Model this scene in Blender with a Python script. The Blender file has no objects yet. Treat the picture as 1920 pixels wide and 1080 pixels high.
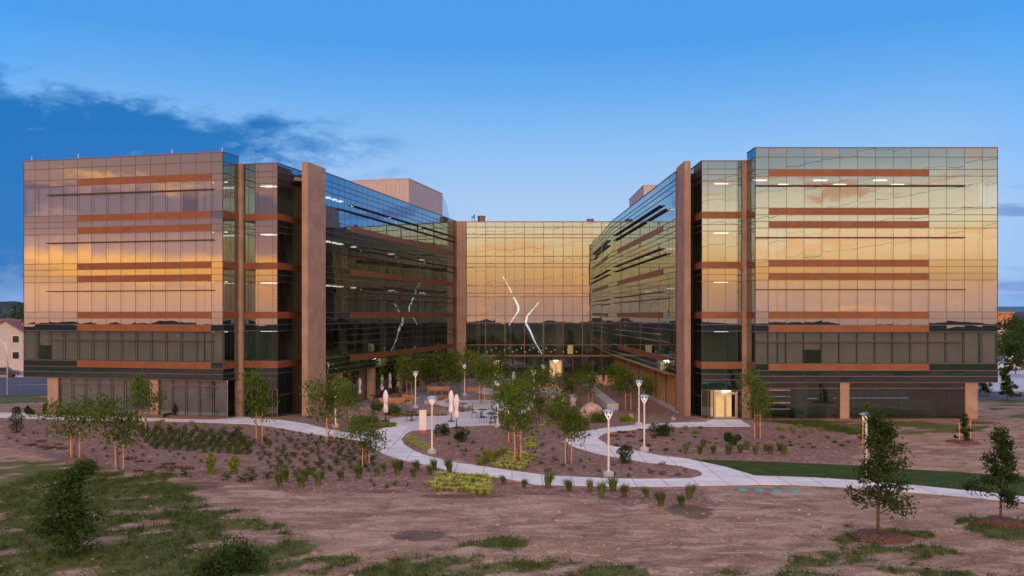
import bpy, bmesh, math, random
import numpy as np
from mathutils import Vector, Matrix, noise as mn, geometry as mgeo
R = math.radians
random.seed(7)
rng = np.random.default_rng(7)
scene = bpy.context.scene
COL = scene.collection

# ------------------------------------------------------------------ camera
CAMZ = 8.8; FPX = 1600.0; HY = 590.0
cam = bpy.data.objects.new('camera', bpy.data.cameras.new('camera'))
COL.objects.link(cam); scene.camera = cam
cam.location = (0, 0, CAMZ); cam.rotation_euler = (R(90), 0, 0)
cam.data.sensor_width = 36; cam.data.lens = 36 * FPX / 1920
cam.data.shift_y = -(540 - HY) / 1920
cam.data.clip_end = 6000; cam.data.clip_start = 0.1

# ------------------------------------------------------------------ render settings
scene.view_settings.view_transform = 'Standard'; scene.view_settings.look = 'None'
scene.view_settings.exposure = 0.0; scene.view_settings.gamma = 1.0
scene.view_settings.use_curve_mapping = False
scene.cycles.use_denoising = True
scene.cycles.max_bounces = 8; scene.cycles.transparent_max_bounces = 16
scene.cycles.sample_clamp_indirect = 6
scene.cycles.caustics_reflective = False; scene.cycles.caustics_refractive = False

# ------------------------------------------------------------------ node helpers
class NT:
    def __init__(s, tree): s.t = tree; s.n = tree.nodes; s.l = tree.links
    def node(s, typ, **kw):
        nd = s.n.new(typ)
        for k, v in kw.items(): setattr(nd, k, v)
        return nd
    def _in(s, sock, v):
        if hasattr(v, 'is_output') or hasattr(v, 'links') and not isinstance(v, (tuple, list)): s.l.new(v, sock)
        else: sock.default_value = v
    def m(s, op, a, b=0.0, c=0.0, clamp=False):
        nd = s.node('ShaderNodeMath', operation=op, use_clamp=clamp)
        for i, v in enumerate((a, b, c)): s._in(nd.inputs[i], v)
        return nd.outputs[0]
    def ss(s, v, lo, hi):          # smooth step of v from lo to hi
        nd = s.node('ShaderNodeMapRange', interpolation_type='SMOOTHSTEP')
        s._in(nd.inputs['Value'], v); nd.inputs['From Min'].default_value = lo; nd.inputs['From Max'].default_value = hi
        return nd.outputs[0]
    def lin(s, v, lo, hi, a=0.0, b=1.0):
        nd = s.node('ShaderNodeMapRange')
        s._in(nd.inputs['Value'], v)
        for k, x in (('From Min', lo), ('From Max', hi), ('To Min', a), ('To Max', b)): nd.inputs[k].default_value = x
        return nd.outputs[0]
    def mix(s, f, a, b, mode='MIX'):
        nd = s.node('ShaderNodeMix', data_type='RGBA', blend_type=mode, clamp_factor=True)
        s._in(nd.inputs[0], f)
        s._in(nd.inputs[6], a if not isinstance(a, tuple) or len(a) == 4 else (*a, 1)); s._in(nd.inputs[7], b if not isinstance(b, tuple) or len(b) == 4 else (*b, 1))
        return nd.outputs[2]
    def noise(s, vec, scale, detail=3.0, rough=0.5, dist=0.0):
        nd = s.node('ShaderNodeTexNoise'); 
        if vec is not None: s.l.new(vec, nd.inputs['Vector'])
        nd.inputs['Scale'].default_value = scale; nd.inputs['Detail'].default_value = detail
        nd.inputs['Roughness'].default_value = rough; nd.inputs['Distortion'].default_value = dist
        return nd.outputs[0]
    def ramp(s, f, stops, mult=1.0):
        nd = s.node('ShaderNodeValToRGB'); s._in(nd.inputs[0], f)
        e = nd.color_ramp.elements
        while len(e) < len(stops): e.new(0.5)
        for i, (p, c) in enumerate(stops):
            e[i].position = p; e[i].color = (c[0] / mult, c[1] / mult, c[2] / mult, 1)
        if mult == 1.0: return nd.outputs[0]
        vm = s.node('ShaderNodeVectorMath', operation='SCALE'); s.l.new(nd.outputs[0], vm.inputs[0]); vm.inputs[3].default_value = mult
        return vm.outputs[0]
    def comb(s, x, y, z):
        nd = s.node('ShaderNodeCombineXYZ')
        for i, v in enumerate((x, y, z)): s._in(nd.inputs[i], v)
        return nd.outputs[0]
    def sep(s, v):
        nd = s.node('ShaderNodeSeparateXYZ'); s.l.new(v, nd.inputs[0]); return nd.outputs

# ------------------------------------------------------------------ world: dusk sky, sunset glow behind the camera
SUN_EL, SUN_AZ = R(15), R(189)      # azimuth clockwise from +Y: the sun has set behind the camera, to its left
world = bpy.data.worlds.new('World'); scene.world = world; world.use_nodes = True
w = NT(world.node_tree); w.n.clear()
tc = w.node('ShaderNodeTexCoord'); D = tc.outputs['Generated']
dx, dy, dz = w.sep(D)
z = w.m('MAXIMUM', dz, 0.0)
ze = w.m('DIVIDE', z, 0.30, clamp=True)
# sky in front (opposite the sunset)
front = w.ramp(ze, [(0.0, (.24, .42, .76)), (.15, (.40, .59, .88)), (.40, (.42, .62, .92)), (.62, (.28, .54, .93)), (.85, (.13, .42, .90)), (1.0, (.075, .35, .86))])
yf = w.m('MAXIMUM', dy, 0.05)
u = w.m('DIVIDE', dx, yf); v = w.m('DIVIDE', z, yf)
lat = w.ss(w.m('ABSOLUTE', u), .46, .95)
front = w.mix(w.m('MULTIPLY', lat, .95), front, (.015, .40, 1.15))
nvec = w.comb(w.m('MULTIPLY', u, 2.2), w.m('MULTIPLY', v, 5.0), 0.3)
n1 = w.noise(nvec, 2.6, 8.0, .60, .25)
n2 = w.noise(nvec, 9.0, 6.0, .62, .2)
edge = w.m('ADD', w.m('MULTIPLY', w.m('SUBTRACT', -.25, u), 2.4), w.m('MULTIPLY', w.m('SUBTRACT', n1, .5), 2.1))
edge = w.m('ADD', edge, w.m('MULTIPLY', w.m('SUBTRACT', n2, .5), 1.5))
edge = w.m('SUBTRACT', edge, w.m('MULTIPLY', w.m('MAXIMUM', w.m('SUBTRACT', v, .225), 0.0), 16.0))
edge = w.m('SUBTRACT', edge, w.m('MULTIPLY', w.m('MAXIMUM', w.m('SUBTRACT', .05, v), 0.0), 6.0))
edge = w.m('SUBTRACT', edge, w.m('MULTIPLY', w.ss(n2, .55, .68), w.m('MULTIPLY', w.ss(v, .10, .16), .38)))
cm = w.m('MULTIPLY', w.ss(edge, -.30, .42), w.ss(v, .005, .05))
cm = w.m('MULTIPLY', cm, w.ss(w.m('MULTIPLY', u, -1.0), .0, .30))
front = w.mix(w.m('MULTIPLY', cm, .98), front, (.001, .165, .53))
hz = w.m('MULTIPLY', w.ss(n2, .42, .62), w.m('MULTIPLY', w.ss(w.m('MULTIPLY', u, -1.0), .5, .56), w.m('SUBTRACT', 1.0, w.ss(v, .055, .085))))
front = w.mix(w.m('MULTIPLY', hz, .6), front, (.16, .33, .66))
# wisps on the right horizon
wv = w.noise(w.comb(w.m('MULTIPLY', u, 2.0), w.m('MULTIPLY', v, 16.0), 4.0), 2.0, 4.0, .5)
wm = w.m('MULTIPLY', w.ss(wv, .56, .68), w.m('MULTIPLY', w.ss(u, .45, .6), w.m('SUBTRACT', 1.0, w.ss(v, .16, .24))))
front = w.mix(w.m('MULTIPLY', wm, .6), front, (.10, .17, .52))
# sunset side
GM = 5.6
rc = w.ramp(ze, [(0.0, (2.6, 1.35, 1.05)), (.10, (3.6, 1.7, .80)), (.17, (4.6, 2.3, .80)), (.24, (5.2, 3.05, 1.25)), (.31, (5.2, 3.9, 2.2)), (.42, (4.4, 3.5, 2.3)), (.55, (2.0, 2.1, 2.0)), (.75, (.9, 1.1, 1.3)), (1.0, (.5, .58, .85))], GM)
rl = w.ramp(ze, [(0.0, (3.0, 1.35, .9)), (.09, (4.1, 1.65, .70)), (.15, (5.6, 2.1, .42)), (.20, (5.6, 2.2, .50)), (.235, (2.5, 1.15, .85)), (.33, (1.8, .85, .78)), (.48, (2.0, .95, .76)), (.65, (1.4, .8, .72)), (1.0, (.6, .52, .70))], GM)
fl = w.ss(w.m('MULTIPLY', dx, -1.0), .42, .62)
cv = w.comb(w.m('MULTIPLY', dx, 5.0), w.m('MULTIPLY', dy, 5.0), w.m('MULTIPLY', dz, 42.0))
c1 = w.noise(cv, 1.0, 8.0, .62, .9)
rc = w.mix(w.m('MULTIPLY', w.ss(c1, .50, .60), w.m('MULTIPLY', w.ss(dz, .095, .135), .9)), rc, (3.6, 1.75, .9))
rc = w.mix(w.m('MULTIPLY', w.ss(c1, .48, .62), w.m('MULTIPLY', w.m('SUBTRACT', 1.0, w.ss(dz, .07, .11)), .6)), rc, (5.4, 2.1, .55))
cv2 = w.comb(w.m('MULTIPLY', dx, 9.0), w.m('MULTIPLY', dy, 9.0), w.m('MULTIPLY', dz, 40.0))
c2 = w.noise(cv2, 1.0, 7.0, .6, .3)
band = w.m('MULTIPLY', w.ss(w.m('ADD', dz, w.m('MULTIPLY', w.m('SUBTRACT', c2, .5), .05)), .103, .110), w.m('SUBTRACT', 1.0, w.ss(w.m('ADD', dz, w.m('MULTIPLY', w.m('SUBTRACT', c2, .5), .05)), .128, .138)))
rl = w.mix(w.m('MULTIPLY', band, .85), rl, (.80, .50, .68))
rl = w.mix(w.m('MULTIPLY', w.ss(c2, .5, .66), w.m('MULTIPLY', w.ss(dz, .115, .15), .8)), rl, (4.6, 2.0, .6))
rl = w.mix(w.m('MULTIPLY', w.ss(c1, .50, .62), w.m('MULTIPLY', w.m('SUBTRACT', 1.0, w.ss(dz, .05, .075)), .6)), rl, (3.0, 1.4, .8))
rear = w.mix(fl, rc, rl)
fr = w.ss(w.m('MULTIPLY', dy, -1.0), -.05, .42)
low = w.mix(fr, front, rear)
# overhead
up = w.mix(w.ss(dy, -.6, .6), (.90, .72, .74), (.66, .67, .90))
sky = w.mix(w.ss(dz, .34, .62), low, up)
nish = w.node('ShaderNodeTexSky', sky_type='NISHITA', sun_disc=False, sun_elevation=SUN_EL, sun_rotation=SUN_AZ)
bg1 = w.node('ShaderNodeBackground'); w.l.new(sky, bg1.inputs[0]); bg1.inputs[1].default_value = 0.93
bg2 = w.node('ShaderNodeBackground'); w.l.new(nish.outputs[0], bg2.inputs[0]); bg2.inputs[1].default_value = 0.006
ad = w.node('ShaderNodeAddShader'); w.l.new(bg1.outputs[0], ad.inputs[0]); w.l.new(bg2.outputs[0], ad.inputs[1])
wo = w.node('ShaderNodeOutputWorld'); w.l.new(ad.outputs[0], wo.inputs[0])

sun = bpy.data.objects.new('sun', bpy.data.lights.new('sun', 'SUN')); COL.objects.link(sun)
sun.data.energy = 1.0; sun.data.angle = R(12); sun.data.color = (1.0, .62, .38)
sd = Vector((math.sin(SUN_AZ) * math.cos(SUN_EL), math.cos(SUN_AZ) * math.cos(SUN_EL), math.sin(SUN_EL)))
sun.rotation_euler = sd.to_track_quat('Z', 'Y').to_euler()

# ------------------------------------------------------------------ materials
MATS = {}
def newmat(name):
    m = bpy.data.materials.new(name); m.use_nodes = True; t = NT(m.node_tree); t.n.clear()
    out = t.node('ShaderNodeOutputMaterial'); MATS[name] = m
    return m, t, out
def pmat(name, col, rough=.7, metal=0.0, var=.15, vscale=3.0, bump=0.0, bscale=20.0, emit=None, spec=.4, var2=None, coords='Object'):
    m, t, out = newmat(name)
    b = t.node('ShaderNodeBsdfPrincipled'); t.l.new(b.outputs[0], out.inputs[0])
    tcn = t.node('ShaderNodeTexCoord'); vec = tcn.outputs[coords]
    n = t.noise(vec, vscale, 4.0, .6)
    lo = tuple(c * (1 - var) for c in col); hi = tuple(min(1, c * (1 + var)) for c in (var2 or col))
    c = t.mix(t.ss(n, .3, .7), lo, hi)
    t.l.new(c, b.inputs['Base Color'])
    b.inputs['Roughness'].default_value = rough; b.inputs['Metallic'].default_value = metal
    b.inputs['Specular IOR Level'].default_value = spec
    if bump:
        bn = t.node('ShaderNodeBump'); bn.inputs['Strength'].default_value = bump; bn.inputs['Distance'].default_value = .05
        t.l.new(t.noise(vec, bscale, 4.0, .6), bn.inputs['Height']); t.l.new(bn.outputs[0], b.inputs['Normal'])
    if emit:
        b.inputs['Emission Color'].default_value = (*emit[:3], 1); b.inputs['Emission Strength'].default_value = emit[3]
        m.cycles.emission_sampling = 'NONE'
    return m
def glass(name, backing, r0=.185, tint=(.70, .77, .82), warp=.0035, trans=True):
    m, t, out = newmat(name)
    lw = t.node('ShaderNodeLayerWeight'); lw.inputs[0].default_value = .5
    f5 = t.m('POWER', lw.outputs['Facing'], 2.0)
    fac = t.m('ADD', r0, t.m('MULTIPLY', f5, 1 - r0), clamp=True)
    tcn = t.node('ShaderNodeTexCoord')
    bn = t.node('ShaderNodeBump'); bn.inputs['Strength'].default_value = warp; bn.inputs['Distance'].default_value = 1.0
    t.l.new(t.noise(tcn.outputs['Object'], .55, 1.5, .4), bn.inputs['Height'])
    g = t.node('ShaderNodeBsdfGlossy'); g.inputs['Roughness'].default_value = 0.0
    col = t.mix(lw.outputs['Facing'], tint, (.62, .84, .93)); t.l.new(col, g.inputs[0]); t.l.new(bn.outputs[0], g.inputs['Normal'])
    if trans:
        b = t.node('ShaderNodeBsdfTransparent'); b.inputs[0].default_value = (*backing, 1)
    else:
        b = t.node('ShaderNodeBsdfDiffuse'); b.inputs[0].default_value = (*backing, 1)
    mx = t.node('ShaderNodeMixShader'); t.l.new(fac, mx.inputs[0]); t.l.new(b.outputs[0], mx.inputs[1]); t.l.new(g.outputs[0], mx.inputs[2])
    t.l.new(mx.outputs[0], out.inputs[0])
    return m
def foliage(name, c1, c2, trans=.25):
    m, t, out = newmat(name)
    tcn = t.node('ShaderNodeTexCoord'); oi = t.node('ShaderNodeObjectInfo')
    n = t.noise(tcn.outputs['Object'], 2.3, 3.0, .6)
    g = t.node('ShaderNodeNewGeometry')
    f = t.m('ADD', t.m('MULTIPLY', t.ss(n, .3, .7), .55), t.m('MULTIPLY', g.outputs['Random Per Island'], .45))
    f = t.m('ADD', f, t.m('MULTIPLY', t.m('SUBTRACT', oi.outputs['Random'], .5), .35), clamp=True)
    c = t.mix(f, c1, c2)
    d = t.node('ShaderNodeBsdfDiffuse'); t.l.new(c, d.inputs[0])
    tr = t.node('ShaderNodeBsdfTranslucent'); t.l.new(c, tr.inputs[0])
    mx = t.node('ShaderNodeMixShader'); mx.inputs[0].default_value = trans
    t.l.new(d.outputs[0], mx.inputs[1]); t.l.new(tr.outputs[0], mx.inputs[2]); t.l.new(mx.outputs[0], out.inputs[0])
    return m

M = {}
M['vision'] = glass('vision_glass', (.44, .48, .50))
M['spandrel'] = glass('spandrel_glass', (.003, .016, .021), trans=False)
M['clear'] = glass('parapet_glass', (.03, .055, .07), trans=False)
M['bronze'] = pmat('bronze_panel', (.20, .068, .028), .45, .0, .14, 1.2)
M['frame'] = pmat('bronze_frame', (.17, .10, .08), .4, .2, .08)
M['joint'] = pmat('glazing_joint', (.028, .022, .024), .5)
M['fin'] = pmat('bronze_fin', (.09, .035, .022), .45, .2, .08)
M['stone'] = pmat('tan_panel', (.34, .225, .17), .75, 0, .16, .8, .15, 8)
M['slab'] = pmat('interior_slab', (.30, .32, .27), .8)
M['pale_col'] = pmat('pale_interior', (.50, .52, .34), .8)
M['dimlit'] = pmat('dim_strip', (.5, .5, .6), .6, emit=(.6, .7, 1.0, .35))
M['wall_in'] = pmat('interior_wall', (.13, .19, .17), .8, 0, .35, .5)
M['blind'] = pmat('roller_blind', (.68, .60, .61), .9, 0, .12, .6)
M['lamp'] = pmat('lit_panel', (.9, .9, .8), .5, emit=(1.0, 1.0, .82, 3.2))
M['lampw'] = pmat('lit_warm', (.9, .8, .5), .5, emit=(1.0, .72, .30, 2.2))
M['roofm'] = pmat('roof_membrane', (.35, .34, .34), .8)
M['pent'] = pmat('penthouse_metal', (.42, .355, .35), .6, .1, .05, .5)
M['door'] = pmat('door_metal', (.42, .34, .32), .4, .4, .05)
M['dark'] = pmat('dark_metal', (.03, .028, .03), .5, .3, .1)
M['wood'] = pmat('warm_wood', (.50, .22, .09), .6, 0, .2, 4)
M['slat'] = pmat('tan_slat', (.34, .21, .10), .7, 0, .18, 2)
M['post'] = pmat('lamp_post_metal', (.74, .67, .67), .35, .3, .05)
M['disc'] = pmat('lamp_disc', (.35, .5, .75), .2, .6, .05)

M['yoke'] = pmat('lamp_yoke', (.85, .80, .80), .4, 0, .03, emit=(1, .93, .9, .25))  # faint emission puts the lamplight on the arms into their material
M['umb'] = pmat('umbrella_fabric', (.84, .79, .80), .9, 0, .06, 5)
M['stake'] = pmat('lodgepole', (.60, .30, .12), .7, 0, .2, 6)
M['bark'] = pmat('bark', (.12, .075, .05), .9, 0, .3, 10, .4, 30)
M['leaf'] = foliage('leaf_fresh', (.045, .085, .014), (.13, .20, .035))
M['leafd'] = foliage('leaf_dark', (.022, .045, .016), (.065, .11, .03), .2)
M['leafy'] = foliage('leaf_yellow', (.14, .19, .03), (.30, .34, .07))
M['leafc'] = foliage('leaf_chartreuse', (.36, .42, .09), (.60, .62, .20))
M['leafg'] = foliage('grass_blade', (.07, .11, .03), (.20, .24, .08))
M['leafr'] = foliage('leaf_russet', (.10, .06, .035), (.16, .11, .05))
M['rock'] = pmat('boulder_stone', (.42, .31, .26), .9, 0, .3, 2.2, .7, 5)
M['conc'] = pmat('seat_wall_concrete', (.42, .40, .42), .8, 0, .1, 2, .1, 12)
M['pink'] = pmat('bench_clay', (.62, .36, .28), .8)
M['white'] = pmat('white_panel', (.80, .72, .70), .6, 0, .03)
M['orange'] = pmat('orange_base', (.55, .12, .04), .6)
M['teal'] = pmat('turquoise_lid', (.04, .36, .40), .6)
M['bulb'] = pmat('glow', (1, 1, 1), .5, emit=(1, .96, .9, 3.0))
M['sculpt'] = pmat('luminous_ribbon', (.9, .9, .95), .4, emit=(.92, .92, 1.0, 1.7))
M['glow_in'] = pmat('glowing_lobby_wall', (.8, .6, .3), .7, 0, .25, 1.5, emit=(1.0, .62, .25, .8))  # interior walls glow by themselves, in place of lamplight falling on them

# ------------------------------------------------------------------ mesh helpers
def tag(o, label=None, cat=None, group=None, kind=None):
    if label: o['label'] = label
    if cat: o['category'] = cat
    if group: o['group'] = group
    if kind: o['kind'] = kind
    return o
def empty(name, loc=(0, 0, 0), rz=0.0, parent=None):
    o = bpy.data.objects.new(name, None); COL.objects.link(o); o.location = loc; o.rotation_euler = (0, 0, rz)
    o.empty_display_size = .2
    if parent: o.parent = parent
    return o
class MB:
    def __init__(s): s.v = []; s.f = []
    def quad(s, a, b, c, d):
        i = len(s.v); s.v += [tuple(a), tuple(b), tuple(c), tuple(d)]; s.f.append((i, i + 1, i + 2, i + 3))
    def tri(s, a, b, c):
        i = len(s.v); s.v += [tuple(a), tuple(b), tuple(c)]; s.f.append((i, i + 1, i + 2))
    def hexa(s, p):    # 8 points: bottom 4 ccw, top 4 ccw
        i = len(s.v); s.v += [tuple(q) for q in p]
        for f in ((3, 2, 1, 0), (4, 5, 6, 7), (0, 1, 5, 4), (1, 2, 6, 5), (2, 3, 7, 6), (3, 0, 4, 7)): s.f.append(tuple(i + k for k in f))
    def box(s, x0, x1, y0, y1, z0, z1):
        s.hexa([(x0, y0, z0), (x1, y0, z0), (x1, y1, z0), (x0, y1, z0), (x0, y0, z1), (x1, y0, z1), (x1, y1, z1), (x0, y1, z1)])
    def prism(s, poly, z0, z1):
        a = sum(poly[i][0] * poly[(i + 1) % len(poly)][1] - poly[(i + 1) % len(poly)][0] * poly[i][1] for i in range(len(poly)))
        if a < 0: poly = poly[::-1]
        i = len(s.v); n = len(poly)
        s.v += [(p[0], p[1], z0) for p in poly] + [(p[0], p[1], z1) for p in poly]
        s.f.append(tuple(i + k for k in range(n))[::-1]); s.f.append(tuple(i + n + k for k in range(n)))
        for k in range(n): s.f.append((i + k, i + (k + 1) % n, i + n + (k + 1) % n, i + n + k))
    def tube(s, pts, radii, n=8, caps=True):
        pts = [Vector(p) for p in pts]; rings = []
        for k, p in enumerate(pts):
            d = (pts[min(k + 1, len(pts) - 1)] - pts[max(k - 1, 0)]).normalized()
            a = d.orthogonal().normalized() if k == 0 else (rings[-1][1] - d * rings[-1][1].dot(d)).normalized()
            b = d.cross(a); r = radii[k] if isinstance(radii, (list, tuple)) else radii
            i = len(s.v)
            s.v += [tuple(p + (a * math.cos(t) + b * math.sin(t)) * r) for t in (2 * math.pi * j / n for j in range(n))]
            rings.append((i, a))
        for k in range(len(rings) - 1):
            i, j = rings[k][0], rings[k + 1][0]
            for q in range(n): s.f.append((i + q, i + (q + 1) % n, j + (q + 1) % n, j + q))
        if caps:
            s.f.append(tuple(rings[0][0] + q for q in range(n))[::-1]); s.f.append(tuple(rings[-1][0] + q for q in range(n)))
    def lathe(s, prof, n=16, c=(0, 0, 0), fn=None):
        i0 = len(s.v)
        for (r, zz) in prof:
            for j in range(n):
                t = 2 * math.pi * j / n; rr = r * (fn(t, zz) if fn else 1)
                s.v.append((c[0] + rr * math.cos(t), c[1] + rr * math.sin(t), c[2] + zz))
        for k in range(len(prof) - 1):
            for j in range(n):
                a = i0 + k * n; s.f.append((a + j, a + (j + 1) % n, a + n + (j + 1) % n, a + n + j))
        s.f.append(tuple(i0 + j for j in range(n))[::-1]); s.f.append(tuple(i0 + (len(prof) - 1) * n + j for j in range(n)))
    def mesh(s, name, mat, smooth=False):
        me = bpy.data.meshes.new(name); me.from_pydata(s.v, [], s.f); me.update()
        if mat: me.materials.append(M[mat] if isinstance(mat, str) else mat)
        if smooth: me.polygons.foreach_set('use_smooth', [True] * len(me.polygons))
        return me
    def build(s, name, mat, parent=None, smooth=False, loc=None):
        o = bpy.data.objects.new(name, s.mesh(name, mat, smooth)); COL.objects.link(o)
        if parent: o.parent = parent
        if loc: o.location = loc
        return o
def children(o): return [c for c in o.children]
KIDS = {}
def put(root, loc, rz=0.0, sc=1.0, label=None, group=None, first=set()):
    """first use moves the prototype itself, later uses copy it with its parts"""
    if root.name not in first:
        first.add(root.name); r = root
        def rec(o): KIDS[o.name] = [c for c in COL.objects if c.parent == o]; [rec(c) for c in KIDS[o.name]]
        rec(root)
    else:
        def cp(o, par):
            c = o.copy(); COL.objects.link(c)
            if par: c.parent = par
            for k in KIDS[o.name]: cp(k, c)
            return c
        r = cp(root, None)
    r.location = loc; r.rotation_euler = (0, 0, rz); r.scale = (sc, sc, sc) if not isinstance(sc, tuple) else sc
    if label: r['label'] = label
    if group: r['group'] = group
    return r

# ------------------------------------------------------------------ the lie of the land
def gz(x, y):
    t = min(1, max(0, (y - 66) / 14)); z = -.42 * t
    if y < 37:
        k = min(1, (37 - y) / 8)
        z += k * .45 * (mn.noise(Vector((x * .11, y * .16, 3))) + .4 * mn.noise(Vector((x * .5, y * .6, 9))))
    return z
def at(px, py):
    """the point of the ground seen at photo pixel (px, py)"""
    zz = 0.0
    for _ in range(12):
        d = (CAMZ - zz) * FPX / (py - HY); zz = gz((px - 960) / FPX * d, d)
    return Vector(((px - 960) / FPX * d, d, zz))
def W2(pts): return [(at(x, y).x, at(x, y).y) for x, y in pts]
def inside(poly, X, Y):
    r = np.zeros(X.shape, bool); n = len(poly)
    for i in range(n):
        x0, y0 = poly[i]; x1, y1 = poly[(i + 1) % n]
        if y0 == y1: continue
        c = ((y0 > Y) != (y1 > Y)) & (X < (x1 - x0) * (Y - y0) / (y1 - y0) + x0); r ^= c
    return r

MULCH = [W2([(0, 786), (250, 791), (425, 795), (500, 799), (590, 815), (695, 828), (702, 842), (750, 863), (845, 885), (930, 897), (1003, 910), (1200, 914), (1320, 914), (1345, 945), (1200, 946), (1050, 928), (900, 924), (720, 920), (560, 925), (440, 905), (230, 884), (120, 864), (0, 838)]),
         W2([(90, 776), (455, 782), (455, 776), (90, 770)]),
         W2([(752, 824), (758, 834), (775, 845), (805, 855), (893, 873), (1027, 892), (1127, 897), (1317, 896), (1317, 880), (1240, 869), (1120, 850), (1058, 828), (1080, 811), (1200, 795), (1300, 790), (1265, 765), (1200, 745), (1150, 712), (1090, 712), (1060, 745), (1030, 760), (1000, 775), (930, 798), (820, 803), (775, 806)]),
         W2([(1120, 823), (1140, 810), (1265, 801), (1400, 800), (1500, 798), (1590, 816), (1625, 845), (1600, 871), (1300, 862), (1240, 855), (1150, 838)]),
         W2([(1300, 790), (1265, 765), (1220, 740), (1310, 790)]),
         W2([(500, 786), (575, 795), (650, 811), (700, 809), (747, 794), (725, 789), (640, 782), (560, 778)])]
GRASS = [(W2([(-80, 860), (130, 862), (150, 882), (300, 897), (420, 945), (560, 1000), (660, 1075), (700, 1120), (-80, 1120)]), .95),
         (W2([(150, 872), (310, 895), (300, 905), (170, 893)]), .7),
         (W2([(640, 1120), (700, 1045), (820, 1028), (925, 1008), (1010, 1036), (1150, 1056), (1290, 1120)]), .62),
         (W2([(1520, 1000), (1600, 985), (1740, 1010), (1790, 1040), (1600, 1060)]), .7),
         (W2([(1820, 985), (1850, 968), (1990, 985), (1990, 1020), (1900, 1015)]), .8),
         (W2([(1420, 788), (1850, 790), (1870, 808), (1780, 812), (1590, 815), (1500, 798)]), .9),
         (W2([(1300, 1120), (1500, 1050), (1990, 1060), (1990, 1120)]), .5),
         (W2([(-200, 752), (92, 738), (92, 753), (-200, 770)]), 1.4),
         (W2([(1835, 742), (1990, 760), (1990, 800), (1860, 775)]), .5)]

def grid_axis(segs):
    out = []
    for a, b, s in segs: out += list(np.arange(a, b, s))
    out.append(segs[-1][1]); return np.array(out)
gx = grid_axis([(-3000, -300, 300), (-300, -70, 23), (-70, -52, 2), (-52, 52, .4), (52, 70, 2), (70, 300, 23), (300, 3000, 300)])
gy = grid_axis([(-3000, -200, 280), (-200, -20, 15), (-20, 16, 3), (16, 20, .5), (20, 66, .32), (66, 80, .4), (80, 130, .8), (130, 200, 5), (200, 1200, 100), (1200, 4000, 400)])
GX, GY = np.meshgrid(gx, gy)
HZ = np.zeros(GX.shape)
for j in range(GX.shape[0]):
    yy = gy[j]
    if yy >= 37 or yy < -20: HZ[j, :] = gz(0, yy)
    else:
        for i in range(GX.shape[1]): HZ[j, i] = gz(gx[i], yy)
nyv, nxv = GX.shape
idx = np.arange(nyv * nxv).reshape(nyv, nxv)
faces = np.stack([idx[:-1, :-1], idx[:-1, 1:], idx[1:, 1:], idx[1:, :-1]], -1).reshape(-1, 4)
me = bpy.data.meshes.new('ground'); me.from_pydata(np.stack([GX, GY, HZ], -1).reshape(-1, 3).tolist(), [], faces.tolist())
NX = np.array([[mn.noise(Vector((x * .5, y * .5, 0))) for x in gx] for y in gy]); NX2 = np.array([[mn.noise(Vector((x * .5, y * .5, 7))) for x in gx] for y in gy])
mu = np.zeros(GX.shape)
for p in MULCH: mu = np.maximum(mu, inside(p, GX + NX * .5, GY + NX2 * 1.0).astype(float))
NB = np.array([[mn.fractal(Vector((x * .25 + y * .12, y * .5 - x * .2, 5)), .7, 2.1, 4) for x in gx] for y in gy])
gr = np.zeros(GX.shape)
def grass_amt(X, Y, N, N2, NBv):
    g = np.zeros(X.shape)
    for p, a in GRASS:
        g = np.maximum(g, inside(p, X + N * 1.6, Y + N2 * 1.6) * np.clip(a * 1.1 + NBv * 1.5 - .12, 0, 1))
    return g
gr = grass_amt(GX, GY, NX, NX2, NB)
far = (GY > 175) | (GY < -60) | (np.abs(GX) > 70); gr[far] = .75; gr[GY < 17] = .95  # unseen ground behind the camera made dark grass to darken the glass reflections
for nm, arr in (('mulch', mu), ('grass', gr)):
    a = me.attributes.new(nm, 'FLOAT', 'POINT'); a.data.foreach_set('value', arr.reshape(-1).astype(np.float32))
co_ = np.empty(len(me.vertices) * 3); me.vertices.foreach_get('co', co_); co_ = co_.reshape(-1, 3)
rr_ = np.hypot(co_[:, 0], co_[:, 1]); co_[:, 2] -= np.clip(rr_ - 400, 0, None) * .06 * np.clip(-co_[:, 1] / 150, 0, 1)   # the land falls away behind the camera
me.vertices.foreach_set('co', co_.reshape(-1))
me.polygons.foreach_set('use_smooth', [True] * len(me.polygons))
ground = bpy.data.objects.new('ground', me); COL.objects.link(ground)
tag(ground, 'bare brown soil with mulch beds and patches of grass', 'ground', kind='structure')
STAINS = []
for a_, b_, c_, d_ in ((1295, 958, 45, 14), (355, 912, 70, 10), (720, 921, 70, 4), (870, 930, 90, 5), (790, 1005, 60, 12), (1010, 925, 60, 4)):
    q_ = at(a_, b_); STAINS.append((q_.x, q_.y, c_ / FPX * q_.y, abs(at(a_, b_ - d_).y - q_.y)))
m, t, out = newmat('soil')
b = t.node('ShaderNodeBsdfPrincipled'); t.l.new(b.outputs[0], out.inputs[0]); b.inputs['Roughness'].default_value = .95; b.inputs['Specular IOR Level'].default_value = .15
tcn = t.node('ShaderNodeTexCoord'); P = tcn.outputs['Object']
px_, py_, pz_ = t.sep(P)
am = t.node('ShaderNodeAttribute', attribute_name='mulch').outputs['Fac']; ag = t.node('ShaderNodeAttribute', attribute_name='grass').outputs['Fac']
big = t.noise(P, .12, 4.0, .6, .4); mid = t.noise(P, .9, 5.0, .65, .3)
streak = t.noise(t.comb(t.m('MULTIPLY', px_, .45), t.m('MULTIPLY', py_, 1.1), 0.0), 1.0, 5.0, .65, .5)
fine = t.noise(P, 7.0, 5.0, .7); vf = t.node('ShaderNodeTexVoronoi'); vf.inputs['Scale'].default_value = 5.0; t.l.new(P, vf.inputs['Vector'])
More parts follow.
